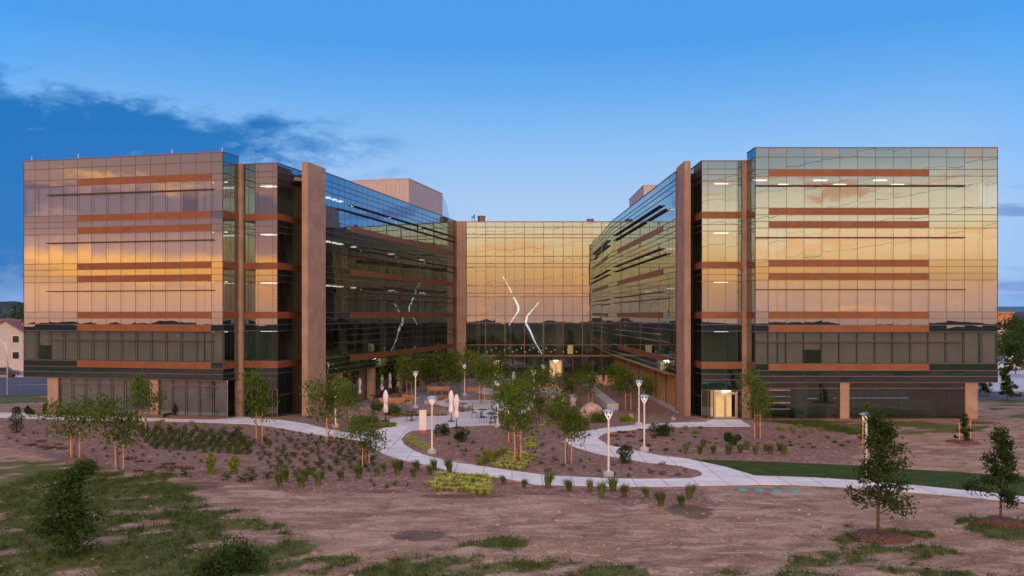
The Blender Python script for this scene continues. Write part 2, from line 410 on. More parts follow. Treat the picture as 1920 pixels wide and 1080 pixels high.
soil = t.mix(t.ss(big, .35, .65), (.25, .155, .108), (.34, .225, .162))
soil = t.mix(t.ss(streak, .42, .66), soil, (.47, .345, .28))
soil = t.mix(t.m('MULTIPLY', t.ss(mid, .50, .68), .7), soil, (.15, .095, .075))
soil = t.mix(t.m('MULTIPLY', t.ss(fine, .55, .70), .7), soil, (.45, .34, .30))
soil = t.mix(t.m('MULTIPLY', t.ss(fine, .50, .34), .6), soil, (.11, .07, .055))
peb = t.m('MULTIPLY', t.ss(t.node('ShaderNodeMath').outputs[0] if False else vf.outputs['Distance'], .16, .08), t.ss(t.sep(vf.outputs['Color'])[0], .72, .8))
soil = t.mix(t.m('MULTIPLY', peb, .8), soil, (.55, .45, .42))
mul = t.mix(t.ss(fine, .35, .68), (.135, .075, .060), (.34, .215, .185))
mul = t.mix(t.m('MULTIPLY', t.ss(t.sep(vf.outputs['Color'])[1], .6, .95), .55), mul, (.44, .33, .30))
mul = t.mix(t.m('MULTIPLY', t.ss(mid, .45, .65), .45), mul, (.17, .095, .075))
grc = t.mix(t.ss(mid, .35, .65), (.055, .085, .022), (.12, .15, .045))
grc = t.mix(t.m('MULTIPLY', t.ss(fine, .45, .65), .5), grc, (.10, .11, .04))
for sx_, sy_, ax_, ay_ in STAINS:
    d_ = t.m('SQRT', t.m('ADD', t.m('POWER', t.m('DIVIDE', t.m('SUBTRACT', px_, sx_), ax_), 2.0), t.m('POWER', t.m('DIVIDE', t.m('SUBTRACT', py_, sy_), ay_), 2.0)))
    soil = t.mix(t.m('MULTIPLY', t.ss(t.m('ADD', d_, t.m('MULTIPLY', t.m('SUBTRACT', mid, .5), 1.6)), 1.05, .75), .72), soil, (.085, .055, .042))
c = t.mix(am, soil, mul)
gf = t.ss(t.m('ADD', ag, t.m('MULTIPLY', t.m('SUBTRACT', fine, .5), 1.1)), .28, .68)
c = t.mix(t.m('MULTIPLY', gf, .92), c, grc)
t.l.new(c, b.inputs['Base Color'])
bn = t.node('ShaderNodeBump'); bn.inputs['Strength'].default_value = .8; bn.inputs['Distance'].default_value = .10
h = t.m('ADD', t.m('MULTIPLY', fine, .55), t.m('MULTIPLY', mid, .9)); h = t.m('ADD', h, t.m('MULTIPLY', vf.outputs['Distance'], t.m('MULTIPLY', am, -.5)))
t.l.new(h, bn.inputs['Height']); t.l.new(bn.outputs[0], b.inputs['Normal'])
ground.data.materials.append(m)

# ------------------------------------------------------------------ flat sheets: paths, paving, lawn, roads
def concrete(name, c1, c2, joint=1.5, jd=.35, coords=None, rough=.85):
    m, t, out = newmat(name)
    b = t.node('ShaderNodeBsdfPrincipled'); t.l.new(b.outputs[0], out.inputs[0]); b.inputs['Roughness'].default_value = rough
    b.inputs['Specular IOR Level'].default_value = .3
    P = t.node('ShaderNodeTexCoord').outputs['Object']
    c = t.mix(t.ss(t.noise(P, .45, 6.0, .65, .4), .32, .68), c1, c2)
    c = t.mix(t.m('MULTIPLY', t.ss(t.noise(P, 14, 4.0, .7), .4, .7), .25), c, tuple(q * .7 for q in c1))
    if joint:
        br = t.node('ShaderNodeTexBrick'); t.l.new(P, br.inputs['Vector'])
        br.inputs['Scale'].default_value = 1.0; br.inputs['Brick Width'].default_value = joint; br.inputs['Row Height'].default_value = joint
        br.offset = 0.0 if joint > 1 else .5; br.inputs['Mortar Size'].default_value = .028; br.inputs['Mortar Smooth'].default_value = .3
        c = t.mix(t.m('MULTIPLY', br.outputs['Fac'], jd), c, tuple(q * .35 for q in c1))
    t.l.new(c, b.inputs['Base Color'])
    bn = t.node('ShaderNodeBump'); bn.inputs['Strength'].default_value = .2; bn.inputs['Distance'].default_value = .02
    t.l.new(t.noise(P, 20, 3.0, .6), bn.inputs['Height']); t.l.new(bn.outputs[0], b.inputs['Normal'])
    return m
M['path'] = concrete('path_concrete', (.60, .61, .66), (.78, .78, .82), 1.6, .8)
M['plaza'] = concrete('plaza_paving', (.54, .54, .60), (.68, .67, .72), .6, .5)
M['patio'] = concrete('patio_paving', (.24, .23, .27), (.33, .31, .35), .6, .6)
M['road'] = concrete('asphalt', (.055, .065, .095), (.085, .095, .13), 0)
M['park'] = concrete('parking_concrete', (.40, .43, .55), (.52, .54, .66), 0)
def sheet(name, poly, mat, dz, kerb=None, label=None, smoothit=0, cat=None):
    """a paved area lying on the ground, cut where the ground changes slope; kerb gives it thickness"""
    if smoothit:
        for _ in range(smoothit):
            q = []
            for i in range(len(poly)):
                a, b_ = poly[i], poly[(i + 1) % len(poly)]
                q += [(a[0] * .75 + b_[0] * .25, a[1] * .75 + b_[1] * .25), (a[0] * .25 + b_[0] * .75, a[1] * .25 + b_[1] * .75)]
            poly = q
    a = sum(poly[i][0] * poly[(i + 1) % len(poly)][1] - poly[(i + 1) % len(poly)][0] * poly[i][1] for i in range(len(poly)))
    if a < 0: poly = poly[::-1]
    bm = bmesh.new(); vs = [bm.verts.new((x, y, 0)) for x, y in poly]
    for tr_ in mgeo.tessellate_polygon([[Vector((x, y, 0)) for x, y in poly]]):
        try: bm.faces.new([vs[q] for q in tr_])
        except ValueError: pass
    for f_ in bm.faces:
        f_.normal_update()
        if f_.normal.z < 0: f_.normal_flip()
    for yy in (66, 80):
        bmesh.ops.bisect_plane(bm, geom=bm.verts[:] + bm.edges[:] + bm.faces[:], plane_co=(0, yy, 0), plane_no=(0, 1, 0))
    for v_ in bm.verts: v_.co.z = gz(100, max(40, v_.co.y)) + dz
    if kerb:
        r = bmesh.ops.extrude_face_region(bm, geom=bm.faces[:])
        for e in r['geom']:
            if isinstance(e, bmesh.types.BMVert): pass
        new = [e for e in r['geom'] if isinstance(e, bmesh.types.BMVert)]; ns = set(new)
        for v_ in bm.verts:
            if v_ not in ns: v_.co.z -= kerb
    me = bpy.data.meshes.new(name); bm.to_mesh(me); bm.free(); me.materials.append(M[mat])
    o = bpy.data.objects.new(name, me); COL.objects.link(o); tag(o, label, cat or name.replace('_', ' '), kind='structure'); return o
path_upper = [(-60, 772), (0, 774), (60, 776), (150, 780), (250, 783), (340, 786), (400, 787), (430, 784), (452, 781), (490, 786), (525, 787.5), (575, 795), (612, 805), (650, 811), (700, 809), (727, 801), (747, 794)]
path_lower = [(1920, 943), (1840, 935), (1707, 923), (1577, 914), (1490, 909.5), (1415, 909), (1240, 913), (1073, 911), (1003, 909), (977, 902), (927, 895), (880, 889), (845, 884), (800, 872), (750, 862), (720, 852), (700, 840), (695, 830), (650, 822.5), (590, 815), (550, 807.5), (500, 799), (460, 795), (425, 794), (350, 791), (250, 789), (150, 788), (0, 783), (-60, 782)]
path_mid = [(775, 807), (762, 813), (752, 824), (758, 834), (775, 845), (793, 853), (847, 867), (893, 873), (960, 883), (1027, 892), (1127, 897), (1200, 899), (1290, 898), (1314, 893), (1317, 888), (1308, 882), (1277, 874), (1240, 869.5), (1215, 868), (1165, 860), (1115, 850), (1080, 840), (1063, 832), (1060, 824), (1080, 812), (1127, 804), (1202, 796), (1265, 793), (1322, 791.5), (1330, 788), (1392, 790), (1408, 800), (1320, 800), (1265, 801), (1190, 806), (1135, 812), (1120, 822), (1140, 835), (1190, 845), (1240, 855), (1290, 861), (1360, 876), (1415, 892.5), (1520, 896), (1602, 901), (1707, 910), (1840, 923), (1920, 932), (1990, 941), (1990, 952)]
sheet('path', W2(path_upper + path_mid + path_lower), 'path', .03, .1, 'pale concrete path winding across the mulch beds', cat='path')
for o_ in ():
    pass
sheet('lawn', W2([(1292, 860.5), (1325, 862), (1440, 865.7), (1607, 873), (1707, 880), (1823, 887), (1990, 899), (1990, 938), (1920, 930.5), (1840, 921.5), (1707, 908.5), (1602, 899.5), (1520, 894.5), (1415, 891), (1360, 874.5)]), 'leafg', .012, None, 'mown green lawn strip above the path', cat='lawn')
m, t, out = newmat('lawn_turf'); b = t.node('ShaderNodeBsdfPrincipled'); t.l.new(b.outputs[0], out.inputs[0]); b.inputs['Roughness'].default_value = .95; b.inputs['Specular IOR Level'].default_value = .1
P = t.node('ShaderNodeTexCoord').outputs['Object']
t.l.new(t.mix(t.ss(t.noise(P, 1.2, 6, .7), .3, .7), (.030, .058, .014), (.058, .10, .026)), b.inputs['Base Color'])
bn = t.node('ShaderNodeBump'); bn.inputs['Strength'].default_value = .8; bn.inputs['Distance'].default_value = .05; t.l.new(t.noise(P, 18, 3, .7), bn.inputs['Height']); t.l.new(bn.outputs[0], b.inputs['Normal'])
bpy.data.objects['lawn'].data.materials[0] = m
# courtyard floors
UL = Vector((.2224, .975)); NL = Vector((.975, -.2224))
IL0 = Vector((-17.65, 80.9)); IR0 = Vector((15.4, 80.5)); UR = Vector((-1, 43.5)).normalized(); NR = Vector((-UR.y, UR.x))
pl = lambda t_, d: tuple(IL0 + UL * t_ + NL * d)
pr = lambda t_, d: tuple(IR0 + UR * t_ + NR * d)
sheet('patio', [pl(4, .2), pl(43, .2), (14.0, 123.4), (7.5, 123.4), (5.5, 108), (-3, 104), pl(14, 9.5), pl(4, 7.5)], 'patio', .022, .05, 'grey paved patio beside the left wing', cat='patio')
sheet('plaza', W2([(747, 795), (728, 790), (735, 785), (765, 781.5), (838, 780), (846, 773), (893, 770), (880, 764), (830, 762), (815, 757), (860, 750.5), (935, 751), (1005, 750), (1010, 762), (985, 775), (960, 785), (932, 797), (873, 799), (818, 804), (790, 807), (775, 808)]), 'plaza', .034, .08, 'pale paved plaza at the mouth of the courtyard', cat='plaza')
sheet('terrace', W2([(895, 737), (905, 727), (1047, 725.5), (1060, 745), (998, 745.5), (940, 744)]), 'plaza', .036, .08, 'pale paved terrace before the central entrance', cat='terrace')
sheet('entrance_step', W2([(1336, 787.0), (1388, 787.0), (1392, 790.2), (1330, 790.2)]), 'path', .05, .08, 'concrete landing outside the right hand door', cat='landing')
# roads beyond the wings
sheet('road', [(-150, 80), (-60, 93.5), (-48, 103), (-34, 118), (-20, 132), (-20, 150), (-40, 138), (-60, 127), (-150, 112)], 'road', .03, None, 'blue grey asphalt road left of the building', cat='road')
sheet('footpath', [(-150, 113), (-60, 128.5), (-40, 139.5), (-20, 151), (-20, 153.5), (-40, 142), (-60, 131), (-150, 115)], 'path', .05, .12, 'pale pavement on the far side of the left road', cat='pavement')
sheet('side_road', [(48, 92), (140, 79), (140, 87), (60, 99), (48, 112)], 'road', .03, None, 'grey road right of the building', cat='road')
sheet('car_park', [(52, 103), (150, 92), (260, 150), (90, 200), (58, 190)], 'park', .03, None, 'pale blue grey car park right of the building', cat='car park')
mb = MB()
for s_ in (0,):
    for k in range(14):
        a = Vector((-146 + k * 7.4, 96.0 + k * 1.40)); 
        mb.quad((a.x, a.y, gz(0, 110) + .034), (a.x + 4, a.y + .76, gz(0, 110) + .034), (a.x + 4, a.y + .98, gz(0, 110) + .034), (a.x, a.y + .22, gz(0, 110) + .034))
o = mb.build('road_markings', 'white'); tag(o, 'white dashed lane line on the left road', 'road marking', kind='structure')
# ------------------------------------------------------------------ the office building
B = empty('office_building', (0, 95, 0))
tag(B, 'U shaped bronze glass office building of two wings round a planted courtyard', 'building')
def bb(mb, name, mat, parent=None, smooth=False):
    """build a part in world coordinates under the building"""
    o = mb.build(name, mat, None, smooth); par = parent or B
    o.parent = par
    if par is B: o.matrix_parent_inverse = Matrix.Translation((0, -95, 0))
    return o
AZ = [4.66 + 4.38 * k for k in range(4)]
GB = -.6                                                  # the walls run a little below the ground
class Face:
    def __init__(s, p0, p1, normal_hint):
        s.p0 = Vector(p0); d = Vector(p1) - s.p0; s.L = d.length; s.u = d / s.L
        n = Vector((s.u.y, -s.u.x)); s.n = n if n.dot(Vector(normal_hint)) > 0 else -n
    def P(s, a, d, zz):
        q = s.p0 + s.u * a + s.n * d; return (q.x, q.y, zz)
    def box(s, mb, a0, a1, d0, d1, z0, z1):
        mb.hexa([s.P(a0, d0, z0), s.P(a1, d0, z0), s.P(a1, d1, z0), s.P(a0, d1, z0), s.P(a0, d0, z1), s.P(a1, d0, z1), s.P(a1, d1, z1), s.P(a0, d1, z1)])
    def pane(s, mb, a0, a1, z0, z1, tilt=.0013, d=0.0):
        ta, tz = rng.normal(0, tilt, 2); w_, h_ = (a1 - a0) / 2, (z1 - z0) / 2
        ff = lambda sa, sz: d + ta * sa * w_ + tz * sz * h_
        q = [s.P(a0, ff(-1, -1), z0), s.P(a1, ff(1, -1), z0), s.P(a1, ff(1, 1), z1), s.P(a0, ff(-1, 1), z1)]
        mb.quad(*q)
def facade(F, us, top, zbot=3.08, band=None, bands=('A', 'B'), fins=(None, None), fin2=False, blinds=(), dmul=.05, lamps=None, heavy=None, depth=6.5, gap=.12, lz=0.0, bottomlines=(3.6, 4.09), capdark=True):
    """one flank of curtain wall, storey by storey"""
    us = sorted(us)
    inb = lambda a0, a1: band and (a0 + a1) / 2 > band[0] and (a0 + a1) / 2 < band[1]
    zl = [zbot] + list(bottomlines) + [AZ[0]]
    rows = [(zl[i], zl[i + 1], 'S' if i < len(zl) - 2 else 'A', 0) for i in range(len(zl) - 1)]
    for k in range(4):
        a = AZ[k]; rows.append((a, a + 2.69, 'V', k)); rows.append((a + 2.69, a + 3.26, 'B', k))
        if k < 3: rows.append((a + 3.26, a + 3.81, 'S', k)); rows.append((a + 3.81, a + 4.38, 'A', k + 1))
    rows.append((AZ[3] + 3.26, 22.1, 'T', 3)) if top > 22.5 else rows.append((AZ[3] + 3.26, 21.55, 'T', 3))
    rows.append((rows[-1][1], top, 'T', 3))
    for k in range(4):
        vi, sp, bd, fr, jt = MB(), MB(), MB(), MB(), MB()
        for z0, z1, ty, kk in rows:
            if kk != k: continue
            full = ty in bands
            segs = []
            for a0, a1 in zip(us[:-1], us[1:]):
                if ty == 'V':
                    if sp.v: bb(sp, 'spandrel_glass', 'spandrel'); sp = MB()
                    F.pane(vi, a0, a1, z0, z1)
                elif full and inb(a0, a1): F.box(bd, a0, a1, -.03, .045, z0 + .02, z1 - .02)
                elif ty == 'T': F.pane(sp, a0, a1, z0, z1)
                else: F.pane(sp, a0, a1, z0, z1)
            F.box(fr, us[0], us[-1], -.04, dmul, z0 - .022, z0 + .022)
            for i, a in enumerate(us):
                hv = .014
                if full and band and band[0] < a < band[1]: F.box(jt, a - .007, a + .007, -.04, .047, z0 + .03, z1 - .03)
                else: F.box(jt, a - hv, a + hv, -.04, .008, z0 + .022, z1 - .022)
            if bd.v: bb(bd, 'bronze_band', 'bronze'); bd = MB()
            if z1 == top: F.box(fr, us[0], us[-1], -.25, dmul, z1 - .03, z1 + .05)
        o = bb(vi, 'window_band', 'vision'); bb(fr, 'mullions', 'frame', o); bb(jt, 'glazing_joints', 'joint', o)
        if sp.v: bb(sp, 'spandrel_glass', 'spandrel')
        if fins[0] is not None:
            fn = MB(); zf = AZ[k] + 1.87
            if not fin2: F.box(fn, fins[0], fins[1], .06, .30, zf - .045, zf + .045)
            else:
                F.box(fn, fins[0] + 2.9, fins[1], .06, .32, zf + .18, zf + .26); F.box(fn, fins[0], fins[1], .06, .32, zf - .53, zf - .45)
            bb(fn, 'sunshade_fin', 'fin')
        a, z0, z1 = 0, AZ[k], AZ[k] + 2.69
        if k in blinds:
            bl = MB()
            for a0, a1 in zip(us[:-1], us[1:]):
                dr = z0 + .05 if rng.random() < .96 else z0 + rng.uniform(.3, 2.0)
                bl.quad(F.P(a0 + .04, -.30, dr), F.P(a1 - .04, -.30, dr), F.P(a1 - .04, -.30, z1), F.P(a0 + .04, -.30, z1))
            bb(bl, 'roller_blinds', 'blind')
        # floor plate, ceiling edge and the room wall behind
        sl = MB(); F.box(sl, .15 + gap, F.L - .15 - gap, -depth, -gap, z1 + .02 + lz, z1 + 1.62 + lz)
        if k == 0: F.box(sl, .15 + gap, F.L - .15 - gap, -depth, -gap, 3.12 + lz, AZ[0] - .06 + lz)
        bb(sl, 'floor_plate', 'slab')
        wl = MB(); F.box(wl, .2, F.L - .2, -depth, -depth + .1, z0 - .04 + lz, z1 + .01 + lz)
        bb(wl, 'room_wall', 'wall_in')
# --- facades: corner -> outer end
mods = [0, 1.13] + [1.13 + 1.503 * i for i in range(1, 13)] + [20.46]
FR = Face((20.52, 72), (40.98, 72), (0, -1))
FL = Face((-25.03, 73.9), (-25.03 - .9745 * 20.4, 73.9 + .2244 * 20.4), (-.22, -1))
facade(FR, mods, 22.89, band=(1.13, 14.7), fins=(.0, 17.6), blinds=(0, 1, 2), lz=.000)
facade(FL, mods[:-1] + [20.4], 22.89, band=(1.13, 14.7), fins=(.9, 17.7), blinds=(0, 1, 2, 3), lz=.003)
RR = Face((20.52, 74.45), (20.52, 72), (-1, 0)); RL = Face((-25.03, 73.9), (-24.45, 76.3), (1, -.2))
facade(RR, [0, 1.2, 2.45], 22.89, band=(0, 1.0), bands=('A',), depth=2.0, gap=.3, lz=.006)
facade(RL, [0, 1.2, RL.L], 22.89, band=(0, 3), bands=('A',), depth=2.0, gap=.3, lz=.009)
MR = Face((16.6, 74.7), (20.12, 74.7), (0, -1)); ML = Face((-20.8, 75.7), (-20.8 - .9745 * 3.25, 75.7 + .2244 * 3.25), (-.2, -1))
facade(MR, [0, .56, 2.07, 3.1, 3.52], 22.26, zbot=2.2, band=(0, 4), bands=('A',), bottomlines=(3.1, 3.6, 4.09), depth=4.0, lz=.012)
facade(ML, [0, .45, 1.9, 3.25], 22.26, zbot=2.2, band=(0, 4), bands=('A',), bottomlines=(3.1, 3.6, 4.09), depth=4.0, lz=.015)
SR = Face((16.6, 80.6), (16.6, 74.7), (-1, 0)); SL = Face((-20.8, 75.7), (-20.8 + .2224 * 5.3, 75.7 + .975 * 5.3), (1, -.2))
facade(SR, [0, 2.0, 3.2, 4.4, 5.9], 22.26, zbot=-.5, band=(0, 6), bands=('A',), bottomlines=(1.6, 3.6, 4.09), depth=3.2, lz=.018)
facade(SL, [0, 1.4, 2.8, 4.0, SL.L], 22.26, zbot=-.5, band=(0, 6), bands=('A',), bottomlines=(1.6, 3.6, 4.09), depth=3.2, lz=.021)
L_in = 43.6
IL = Face(pl(-.2, 0), pl(L_in - .45, 0), (1, -.2)); IR = Face(pr(-.2, 0), pr(L_in - .2, 0), (-1, 0))
nm = 29
facade(IL, [IL.L * i / nm for i in range(nm + 1)], 22.26, band=(6.0, 42.4), bands=('A',), fins=(3.1, 42.6), fin2=True, depth=8, lz=.024)
facade(IR, [IR.L * i / nm for i in range(nm + 1)], 22.26, band=(6.0, 37.2), bands=('A',), fins=(3.4, 39.7), fin2=True, depth=8, lz=.027)
# centre
CF = Face((-6.62, 123.8), (14.42, 123.8), (0, -1)); nc = 15
cu = [CF.L * i / nc for i in range(nc + 1)]
zc = [2.87, 4.42, 7.6, 8.65, 11.4, 11.9, 12.98, 15.7, 16.2, 17.28, 19.95, 20.46, 21.5, 22.26]
for i in range(len(zc) - 1):
    vi, fr, jt = MB(), MB(), MB()
    for a0, a1 in zip(cu[:-1], cu[1:]): CF.pane(vi, a0, a1, zc[i], zc[i + 1], .0010)
    CF.box(fr, 0, CF.L, -.04, .09, zc[i] - .045, zc[i] + .045)
    for k, a in enumerate(cu):
        hv = .045 if k % 2 == 0 else .018
        CF.box(fr if k % 2 == 0 else jt, max(0, a - hv), min(CF.L, a + hv), -.04, .075 if k % 2 == 0 else .01, zc[i] + .05, zc[i + 1] - .05)
    if i == len(zc) - 2: CF.box(fr, 0, CF.L, -.2, .09, 22.21, 22.34)
    o = bb(vi, 'window_band', 'vision' if i not in (4, 7, 10, 11, 12) else 'spandrel'); bb(fr, 'mullions', 'frame', o); bb(jt, 'glazing_joints', 'joint', o)
for k, zz in enumerate((11.45, 15.75, 20.0)):
    sl = MB(); CF.box(sl, .2, CF.L - .2, -7, -.15, zz, zz + .42); bb(sl, 'floor_plate', 'slab')
wl = MB(); CF.box(wl, -.5, CF.L + .5, -9, -8.8, GB, 22.0); bb(wl, 'lobby_wall', 'wall_in')
# centre ground floor: glazing with two doors
gfr, gvi = MB(), MB()
DC = [(1.9, 3.4), (9.15 + 1.2, 9.15 + 3.1)]
DC = [((925 - 960) / FPX * 123.8 + 6.62, (944 - 960) / FPX * 123.8 + 6.62), ((1030 - 960) / FPX * 123.8 + 6.62, (1054 - 960) / FPX * 123.8 + 6.62)]
ed = sorted(cu + [x for d_ in DC for x in d_])
for a0, a1 in zip(ed[:-1], ed[1:]):
    mid_ = (a0 + a1) / 2; ind = any(d_[0] < mid_ < d_[1] for d_ in DC)
    CF.pane(gvi, a0, a1, 2.1 if ind else GB, 2.87, .001)
    CF.box(gfr, a0 - .03, a0 + .03, -.04, .07, 2.1 if ind and not any(abs(a0 - d_[0]) < .01 for d_ in DC) else GB, 2.82)
o = bb(gvi, 'window_band', 'vision'); bb(gfr, 'mullions', 'frame', o)
mb = MB(); CF.box(mb, -.2, CF.L, .0, .9, 2.74, 2.95); bb(mb, 'entrance_canopy', 'bronze')
def door_pair(F, a0, a1, z0, z1, lit=True):
    """double glazed door: leaves with frames, glass and pull bars"""
    mid_ = (a0 + a1) / 2
    fo = MB()
    F.box(fo, a0, a0 + .09, -.06, .14, z0, z1); F.box(fo, a1 - .09, a1, -.06, .14, z0, z1); F.box(fo, a0 + .09, a1 - .09, -.06, .14, z1 - .12, z1)
    fr_ = bb(fo, 'door_frame', 'door')
    for (b0, b1, hs) in ((a0 + .1, mid_ - .01, -1), (mid_ + .01, a1 - .1, 1)):
        dm = MB(); 
        F.box(dm, b0, b0 + .08, -.03, .05, z0 + .03, z1 - .14); F.box(dm, b1 - .08, b1, -.03, .05, z0 + .03, z1 - .14)
        F.box(dm, b0 + .08, b1 - .08, -.03, .05, z0 + .03, z0 + .25); F.box(dm, b0 + .08, b1 - .08, -.03, .05, z1 - .24, z1 - .14)
        d = bb(dm, 'door', 'door')
        g_ = MB(); g_.quad(F.P(b0 + .08, .01, z0 + .25), F.P(b1 - .08, .01, z0 + .25), F.P(b1 - .08, .01, z1 - .24), F.P(b0 + .08, .01, z1 - .24)); bb(g_, 'door_glass', 'doorglass', d)
        h = MB(); hx = b1 - .14 if hs < 0 else b0 + .14; h.tube([F.P(hx, .10, z0 + .9), F.P(hx, .10, z0 + 1.5)], .018, 6); bb(h, 'door_handle', 'post', d)
    if lit:
        l_ = MB(); F.box(l_, mid_ - .35, mid_ + .35, .16, .30, z1 + .02, z1 + .10); bb(l_, 'door_light', 'bulb')
        g_ = MB(); F.box(g_, a0 + .1, a1 - .1, -1.6, -1.5, z0 - .05, z1); bb(g_, 'glowing_vestibule_wall', 'glow_in')
for q_, col_, e_ in ((CF.P(sum(DC[1]) / 2, .8, 2.0), (1, .75, .45), 18), (CF.P(sum(DC[0]) / 2, .8, 2.0), (1, .75, .45), 12), (((1360 - 960) / FPX * 74.7, 73.9, 2.0), (1, .78, .5), 14)):
    l_ = bpy.data.objects.new('door_lamp', bpy.data.lights.new('door_lamp', 'POINT')); COL.objects.link(l_); l_.location = q_; l_.data.energy = e_; l_.data.color = col_; l_.data.shadow_soft_size = .12
M['doorglass'] = glass('door_glass', (.80, .82, .75), .06, (.6, .7, .75))
for d_ in DC: door_pair(CF, d_[0], d_[1], -.4, 2.1)
door_pair(MR, (1338 - 960) / FPX * 74.7 - 16.6, (1382 - 960) / FPX * 74.7 - 16.6, -.38, 2.06)
# ground floor glass of the mid blocks
for F, skip in ((MR, ((1338 - 960) / FPX * 74.7 - 16.6, (1382 - 960) / FPX * 74.7 - 16.6)), (ML, None)):
    vi, fr = MB(), MB(); us_ = [0, .56, 1.05, 3.1, 3.52] if skip else [0, .45, 1.9, F.L]
    if skip: us_ = [0, .56, skip[0], skip[1], F.L]
    for a0, a1 in zip(us_[:-1], us_[1:]):
        if skip and abs(a0 - skip[0]) < .01: continue
        F.pane(vi, a0, a1, GB, 2.2)
    for a in us_: F.box(fr, a - .028, a + .028, -.04, .06, GB, 2.17)
    o = bb(vi, 'window_band', 'vision'); bb(fr, 'mullions', 'frame', o)
    mb = MB(); F.box(mb, .2, F.L - .1, -4.0, -3.9, GB, 2.9); bb(mb, 'room_wall', 'wall_in')
# ground floors of the outer blocks
def gfloor(F, pil, ends, us, blind, depth=7, zt=3.05):
    vi, fr, jt = MB(), MB(), MB()
    for a0, a1 in zip(us[:-1], us[1:]):
        if any(p[0] - .05 < (a0 + a1) / 2 < p[1] + .05 for p in pil): continue
        F.pane(vi, a0, a1, GB, 2.55, .0013, -.22); F.pane(vi, a0, a1, 2.6, zt, .0013, -.22)
        F.box(jt, a0 - .018, a0 + .018, -.26, -.20, GB, zt)
    F.box(fr, ends[0], ends[1], -.26, -.15, 2.55, 2.6); F.box(fr, ends[0] - .1, ends[1] + .1, -.1, .02, GB, -.05 if F is not FR else .02)
    o = bb(vi, 'window_band', 'vision'); bb(fr, 'mullions', 'frame', o); bb(jt, 'glazing_joints', 'joint', o)
    if blind:
        bl = MB()
        for a0, a1 in zip(us[:-1], us[1:]): bl.quad(F.P(a0 + .05, -.5, GB), F.P(a1 - .05, -.5, GB), F.P(a1 - .05, -.5, zt), F.P(a0 + .05, -.5, zt))
        bb(bl, 'roller_blinds', 'blind')
    wl = MB(); F.box(wl, ends[0], ends[1], -depth, -depth + .1, GB, zt); bb(wl, 'room_wall', 'wall_in')
    sf = MB(); F.box(sf, 0.0, F.L, -2.0 if False else -depth - 1, -.02, 3.055, 3.115); bb(sf, 'soffit', 'frame')
    for p in pil:
        mb = MB(); F.box(mb, p[0], p[1], -.85, -.08, GB, 3.05); F.box(mb, p[0] - .012, p[1] + .012, -.86, -.068, 2.5, 3.05); bb(mb, 'column', 'stone')
PR = [((1576 - 960) / 22.22 - 20.52, (1593 - 960) / 22.22 - 20.52), ((1811 - 960) / 22.22 - 20.52, (1834 - 960) / 22.22 - 20.52)]
gfloor(FR, PR, (.4, PR[1][1]), [.4] + [1.2 + 1.5 * i for i in range(4)] + [PR[0][0], PR[0][1]] + [PR[0][1] + (PR[1][0] - PR[0][1]) * i / 7 for i in range(1, 8)], False)
PLL = [(6.45, 7.21), (16.8, 17.9)]
gfloor(FL, PLL, (-.2, 17.9), [-.2] + [1.15 + 1.33 * i for i in range(4)] + [6.45, 7.21] + [7.21 + (16.8 - 7.21) * i / 7 for i in range(1, 8)], True)
# end walls of the outer blocks, so that they are solid from the side
for F, s_ in ((Face((40.98, 72), (40.98, 100), (1, 0)), 0), (Face(FL.P(20.4, 0, 0)[:2], FL.P(20.4, -26, 0)[:2], (-1, 0)), 1)):
    facade(F, [i * F.L / 18 for i in range(19)], 22.89, depth=1.5, lz=.03 + .003 * s_)
    mb = MB(); F.box(mb, 2.2, F.L, -1.8, -1.5, GB, 3.05); bb(mb, 'side_wall', 'stone')
# tan corner columns and fins of wall
mb = MB(); mb.box(20.12, 20.87, 74.5, 75.2, GB, 22.3); bb(mb, 'corner_column', 'stone')
cl = Face((-24.05, 76.3), (-24.75, 76.46), (-.2, -1)); mb = MB(); cl.box(mb, 0, .72, -.7, .12, GB, 22.3); bb(mb, 'corner_column', 'stone')
def blade(p, uu, nn, w_, ln, z1):
    """the tall free standing wall blade at the head of a wing, with joints"""
    p, uu, nn = Vector(p), Vector(uu).normalized(), Vector(nn).normalized()
    mb = MB(); zs = [GB, 3.9, 8.4, 12.8, 17.1, z1]
    for a, b_ in zip(zs[:-1], zs[1:]):
        q = [p, p + uu * ln, p + uu * ln + nn * w_, p + nn * w_]
        mb.hexa([(v_.x, v_.y, a + .012) for v_ in q] + [(v_.x, v_.y, b_ - .012) for v_ in q])
        q = [p + uu * .02 + nn * .02, p + uu * (ln - .02) + nn * .02, p + uu * (ln - .02) + nn * (w_ - .02), p + uu * .02 + nn * (w_ - .02)]
        mb.hexa([(v_.x, v_.y, b_ - .012) for v_ in q] + [(v_.x, v_.y, b_ + .0119) for v_ in q])
    return bb(mb, 'wall_blade', 'stone')
blade((16.06, 76.7), (0, 1), (-1, 0), .56, 3.8, 22.62)
blade((-18.98, 77.1), (.2224, .975), (.975, -.2224), .58, 3.7, 22.58)
# tan panelled corner at the left of the centre
mb = MB()
for i in range(4): mb.box(-7.97 + i * .335, -7.97 + i * .335 + .31, 122.9 - (.05 if i == 0 else 0), 124.2, GB, 22.3)
mb.box(-7.96, -6.66, 123.0, 124.1, GB, 22.28); bb(mb, 'corner_column', 'stone')
